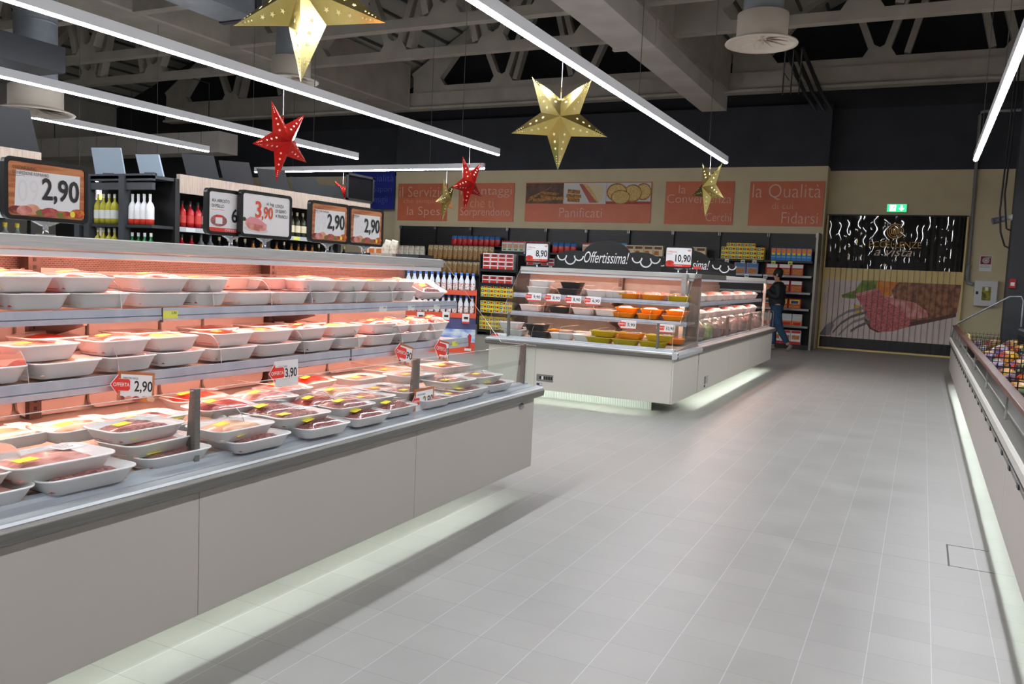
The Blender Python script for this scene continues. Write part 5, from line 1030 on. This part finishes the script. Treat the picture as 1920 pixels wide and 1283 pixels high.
nz = MB(); nz.extr([(-.108, 1.6), (-.135, 1.565), (-.105, 1.555)], -.014, .014, SKIN, True, 'y'); nz.lathe([(.012, -.005), (.0, .005)], BLACK, 8, (-.105, -.035, 1.605)); nz.lathe([(.012, -.005), (.0, .005)], BLACK, 8, (-.105, .035, 1.605)); nz.box(-.112, -.1, -.022, .022, 1.528, 1.534, col(150, 90, 84)); nz.build('face_features', pe)
er = MB(); er.lathe([(.0, -.03), (.018, -.02), (.02, .01), (.0, .03)], SKIN, 8, (0, 0, 0)); er.build('ear', pe, (-.01, -.098, 1.585)); 
hd = [(-.2, -.12, 1.32), (-.225, -.1, 1.37)]
skin_obj('hand', SKIN, [(-.19, -.125, 1.30), (-.215, -.1, 1.36), (-.21, -.085, 1.43), (-.225, -.1, 1.44), (-.235, -.115, 1.43), (-.245, -.125, 1.41), (-.18, -.08, 1.39)], [(0, 1), (1, 2), (1, 3), (1, 4), (1, 5), (1, 6)], [.03, .032, .009, .009, .009, .008, .01], pe)
# ================================================================== freezer at the right
fz = thing('chest_freezer', 'long white open chest freezer along the right edge of the photo', 'freezer', (.47, 15.1, 0), -PI / 2)
LZ = 15.6
m = MB(); m.box(.05, LZ, .02, 1.7, .42, .5, PANEL); m.box(.05, LZ, .28, 1.7, .17, .42, PANEL); m.box(.05, .07, .02, .28, .155, .42, PANEL); m.build('cabinet_body', fz)
for a, b in ((0, 2.5), (2.5, 5.0), (5.0, 7.5), (7.5, 10), (10, 12.5), (12.5, LZ)):
    m = MB(); m.box(a + .0015, b - .0015, 0, .018, .155, .56, PANEL); m.build('front_panel', fz, bevel=.002)
m = MB(); m.box(.3, LZ - .2, .34, 1.6, 0, .17, CHAR); m.build('plinth', fz)
m = MB(); m.box(1.01, LZ - .21, .062, .078, .33, .336, LED_F); m.build('plinth_light', fz)
m = MB(); m.extr([(.0, .56), (-.03, .57), (-.034, .60), (.0, .61)], -.02, LZ, STEEL_DK)
for k in range(int(LZ / .42)): m.box(.4 + k * .42, .47 + k * .42, -.038, -.02, .575, .6, BLACK)
m.build('bumper', fz)
m = MB(); m.extr([(.0, .605), (-.03, .612), (-.03, .655), (-.015, .667), (.05, .667), (.06, .64), (.06, .605)], -.02, LZ, col(196, 192, 186, .4)); m.build('rail', fz)
LINER = two_tone('freezer_liner', (104, 106, 108), (84, 86, 88), 3, (1, 1, 1), .35)
m = MB(); m.box(.02, LZ, .075, .09, .42, .81, LINER); m.build('inner_liner', fz)
m = MB(); m.extr([(-.004, .842), (-.006, .856), (.004, .864), (.06, .864), (.068, .856), (.066, .842)], .01, LZ, BROWNRIM); m.build('handrail', fz, bevel=.003)
for k in range(9):
    m = MB(); m.tube([(.9 + k * 1.7, .03, .667), (.9 + k * 1.7, .03, .842)], .008, STEEL_DK, 8); m.build('handrail_post', fz)
m = MB(); m.box(0, LZ, .2, 1.6, .40, .42, CHAR); m.box(0, LZ, 1.6, 1.7, .4, 1.3, PANEL); m.build('well', fz)
m = MB(); m.extr([(.0, .667), (.03, .862), (.75, 1.36), (.9, 1.365), (1.6, 1.365), (1.6, .66)], 0.0, .008, GLASS); m.build('end_glass', fz)
m = MB(); m.tube([(.004, .0, .667), (.004, .03, .862), (.004, .08, .9), (.004, .75, 1.36), (.004, .9, 1.368), (.004, .94, 1.3), (.004, .94, .9)], .014, ALU, 8); m.build('end_frame', fz)
m = MB(); m.box(0, LZ, .028, .034, .66, .842, sheet('freezer_glass', (.9, .92, .92), .12, .03, k=.7)); m.build('front_glass', fz)
m = MB(); m.box(.3, LZ, .88, 1.55, .86, .885, ALU); m.build('upper_shelf', fz)
WIRE = col(20, 20, 22, .4)
def basket(label, x0, x1, y0, y1, z0, z1):
    t = thing('wire_basket', label, 'basket', (.47 + y0, 15.1 - x0, z0), -PI / 2, 'black wire baskets in the freezer'); w_, d_, h = x1 - x0, y1 - y0, z1 - z0; r = .0022
    for nm, s in (('front_grid', 0), ('back_grid', 1)):
        m = MB(); y = d_ * s
        for k in range(int(w_ / .04) + 1): x = min(w_, k * .04); m.box(x - r, x + r, y - r, y + r, 0, h, WIRE)
        for k in range(int(h / .045) + 1): z = min(h, k * .045); m.box(0, w_, y - r, y + r, z - r, z + r, WIRE)
        m.build(nm, t)
    for x in (0, w_):
        m = MB()
        for k in range(int(d_ / .05) + 1): y = min(d_, k * .05); m.box(x - r, x + r, y - r, y + r, 0, h, WIRE)
        for k in range(int(h / .045) + 1): z = min(h, k * .045); m.box(x - r, x + r, 0, d_, z - r, z + r, WIRE)
        m.build('side_grid', t)
    return t
FP = [('orange and yellow frozen packet', col(190, 116, 30, .3), col(206, 160, 50, .3)), ('purple frozen packet', col(130, 100, 160, .3), col(180, 160, 196, .3)), ('red frozen packet', col(190, 60, 40, .3), col(230, 180, 120, .3)), ('dark green frozen packet', col(60, 74, 50, .3), col(120, 130, 90, .3)), ('white frozen packet', col(226, 226, 230, .3), col(180, 190, 200, .3))]
FM = [bag_mesh(.24, .09, .2, a, i, b).build('packet', mesh_only=True) for i, (d, a, b) in enumerate(FP)]
bi = 0
for x0 in [.5 + 1.25 * k for k in range(7)]:
    basket('black wire basket, %s from the far end of the freezer' % nth(bi), x0, x0 + 1.2, .11, .86, .50, .80)
    for i in range(4):
        for j in range(3):
            k = (i + j * 2 + bi) % 5 if bi % 2 else (0, 2, 0, 1)[(i + j) % 4]
            tag(place('packet', FM[k], None, (.47 + .2 + j * .23, 15.1 - x0 - .16 - i * .29, 0.55 + .015 * j), (-.9 + .1 * i, .1 * j, -PI / 2 + random.uniform(-.3, .3))), '%s, %s along and %s deep in the %s freezer basket' % (FP[k][0], nth(i), nth(j), nth(bi)), 'packet', 'packets in the freezer baskets')
    bi += 1
for i in range(4):
    basket('black wire basket on the freezer upper shelf, %s from the far end' % nth(i), .6 + i * 1.25, 1.8 + i * 1.25, .92, 1.5, .89, 1.0)
    for j in range(4): tag(place('packet', FM[(4, 0, 4, 1)[j]], None, (.47 + 1.12, 15.1 - .75 - i * 1.25 - j * .28, .93), (-1.2, 0, -PI / 2 + .2 * j)), '%s, %s in the %s upper freezer basket' % (FP[(4, 0, 4, 1)[j]][0], nth(j), nth(i)), 'packet', 'packets in the upper freezer baskets')
t = thing('snack_bag', 'yellow crinkle-edged bag standing in the freezer behind the brown handrail', 'bag', (.62, 13.3, .66), -PI / 2); bag_mesh(.5, .06, .16, col(226, 200, 120, .3), 9).build('wrapper', t)
# floor hatch and marks
t = thing('floor_hatch', 'dark-edged inspection hatch in the floor tiles at right', 'floor hatch', (.235, 4.98, 0)); m = MB(); m.box(-.009, .0, -.2, .2, 0, .0015, BLACK); m.box(0, .2, .195, .2, 0, .0015, col(90, 90, 92)); m.box(0, .2, -.2, -.196, 0, .0015, col(90, 90, 92)); m.build('joint', t)
bpy.context.view_layer.update()
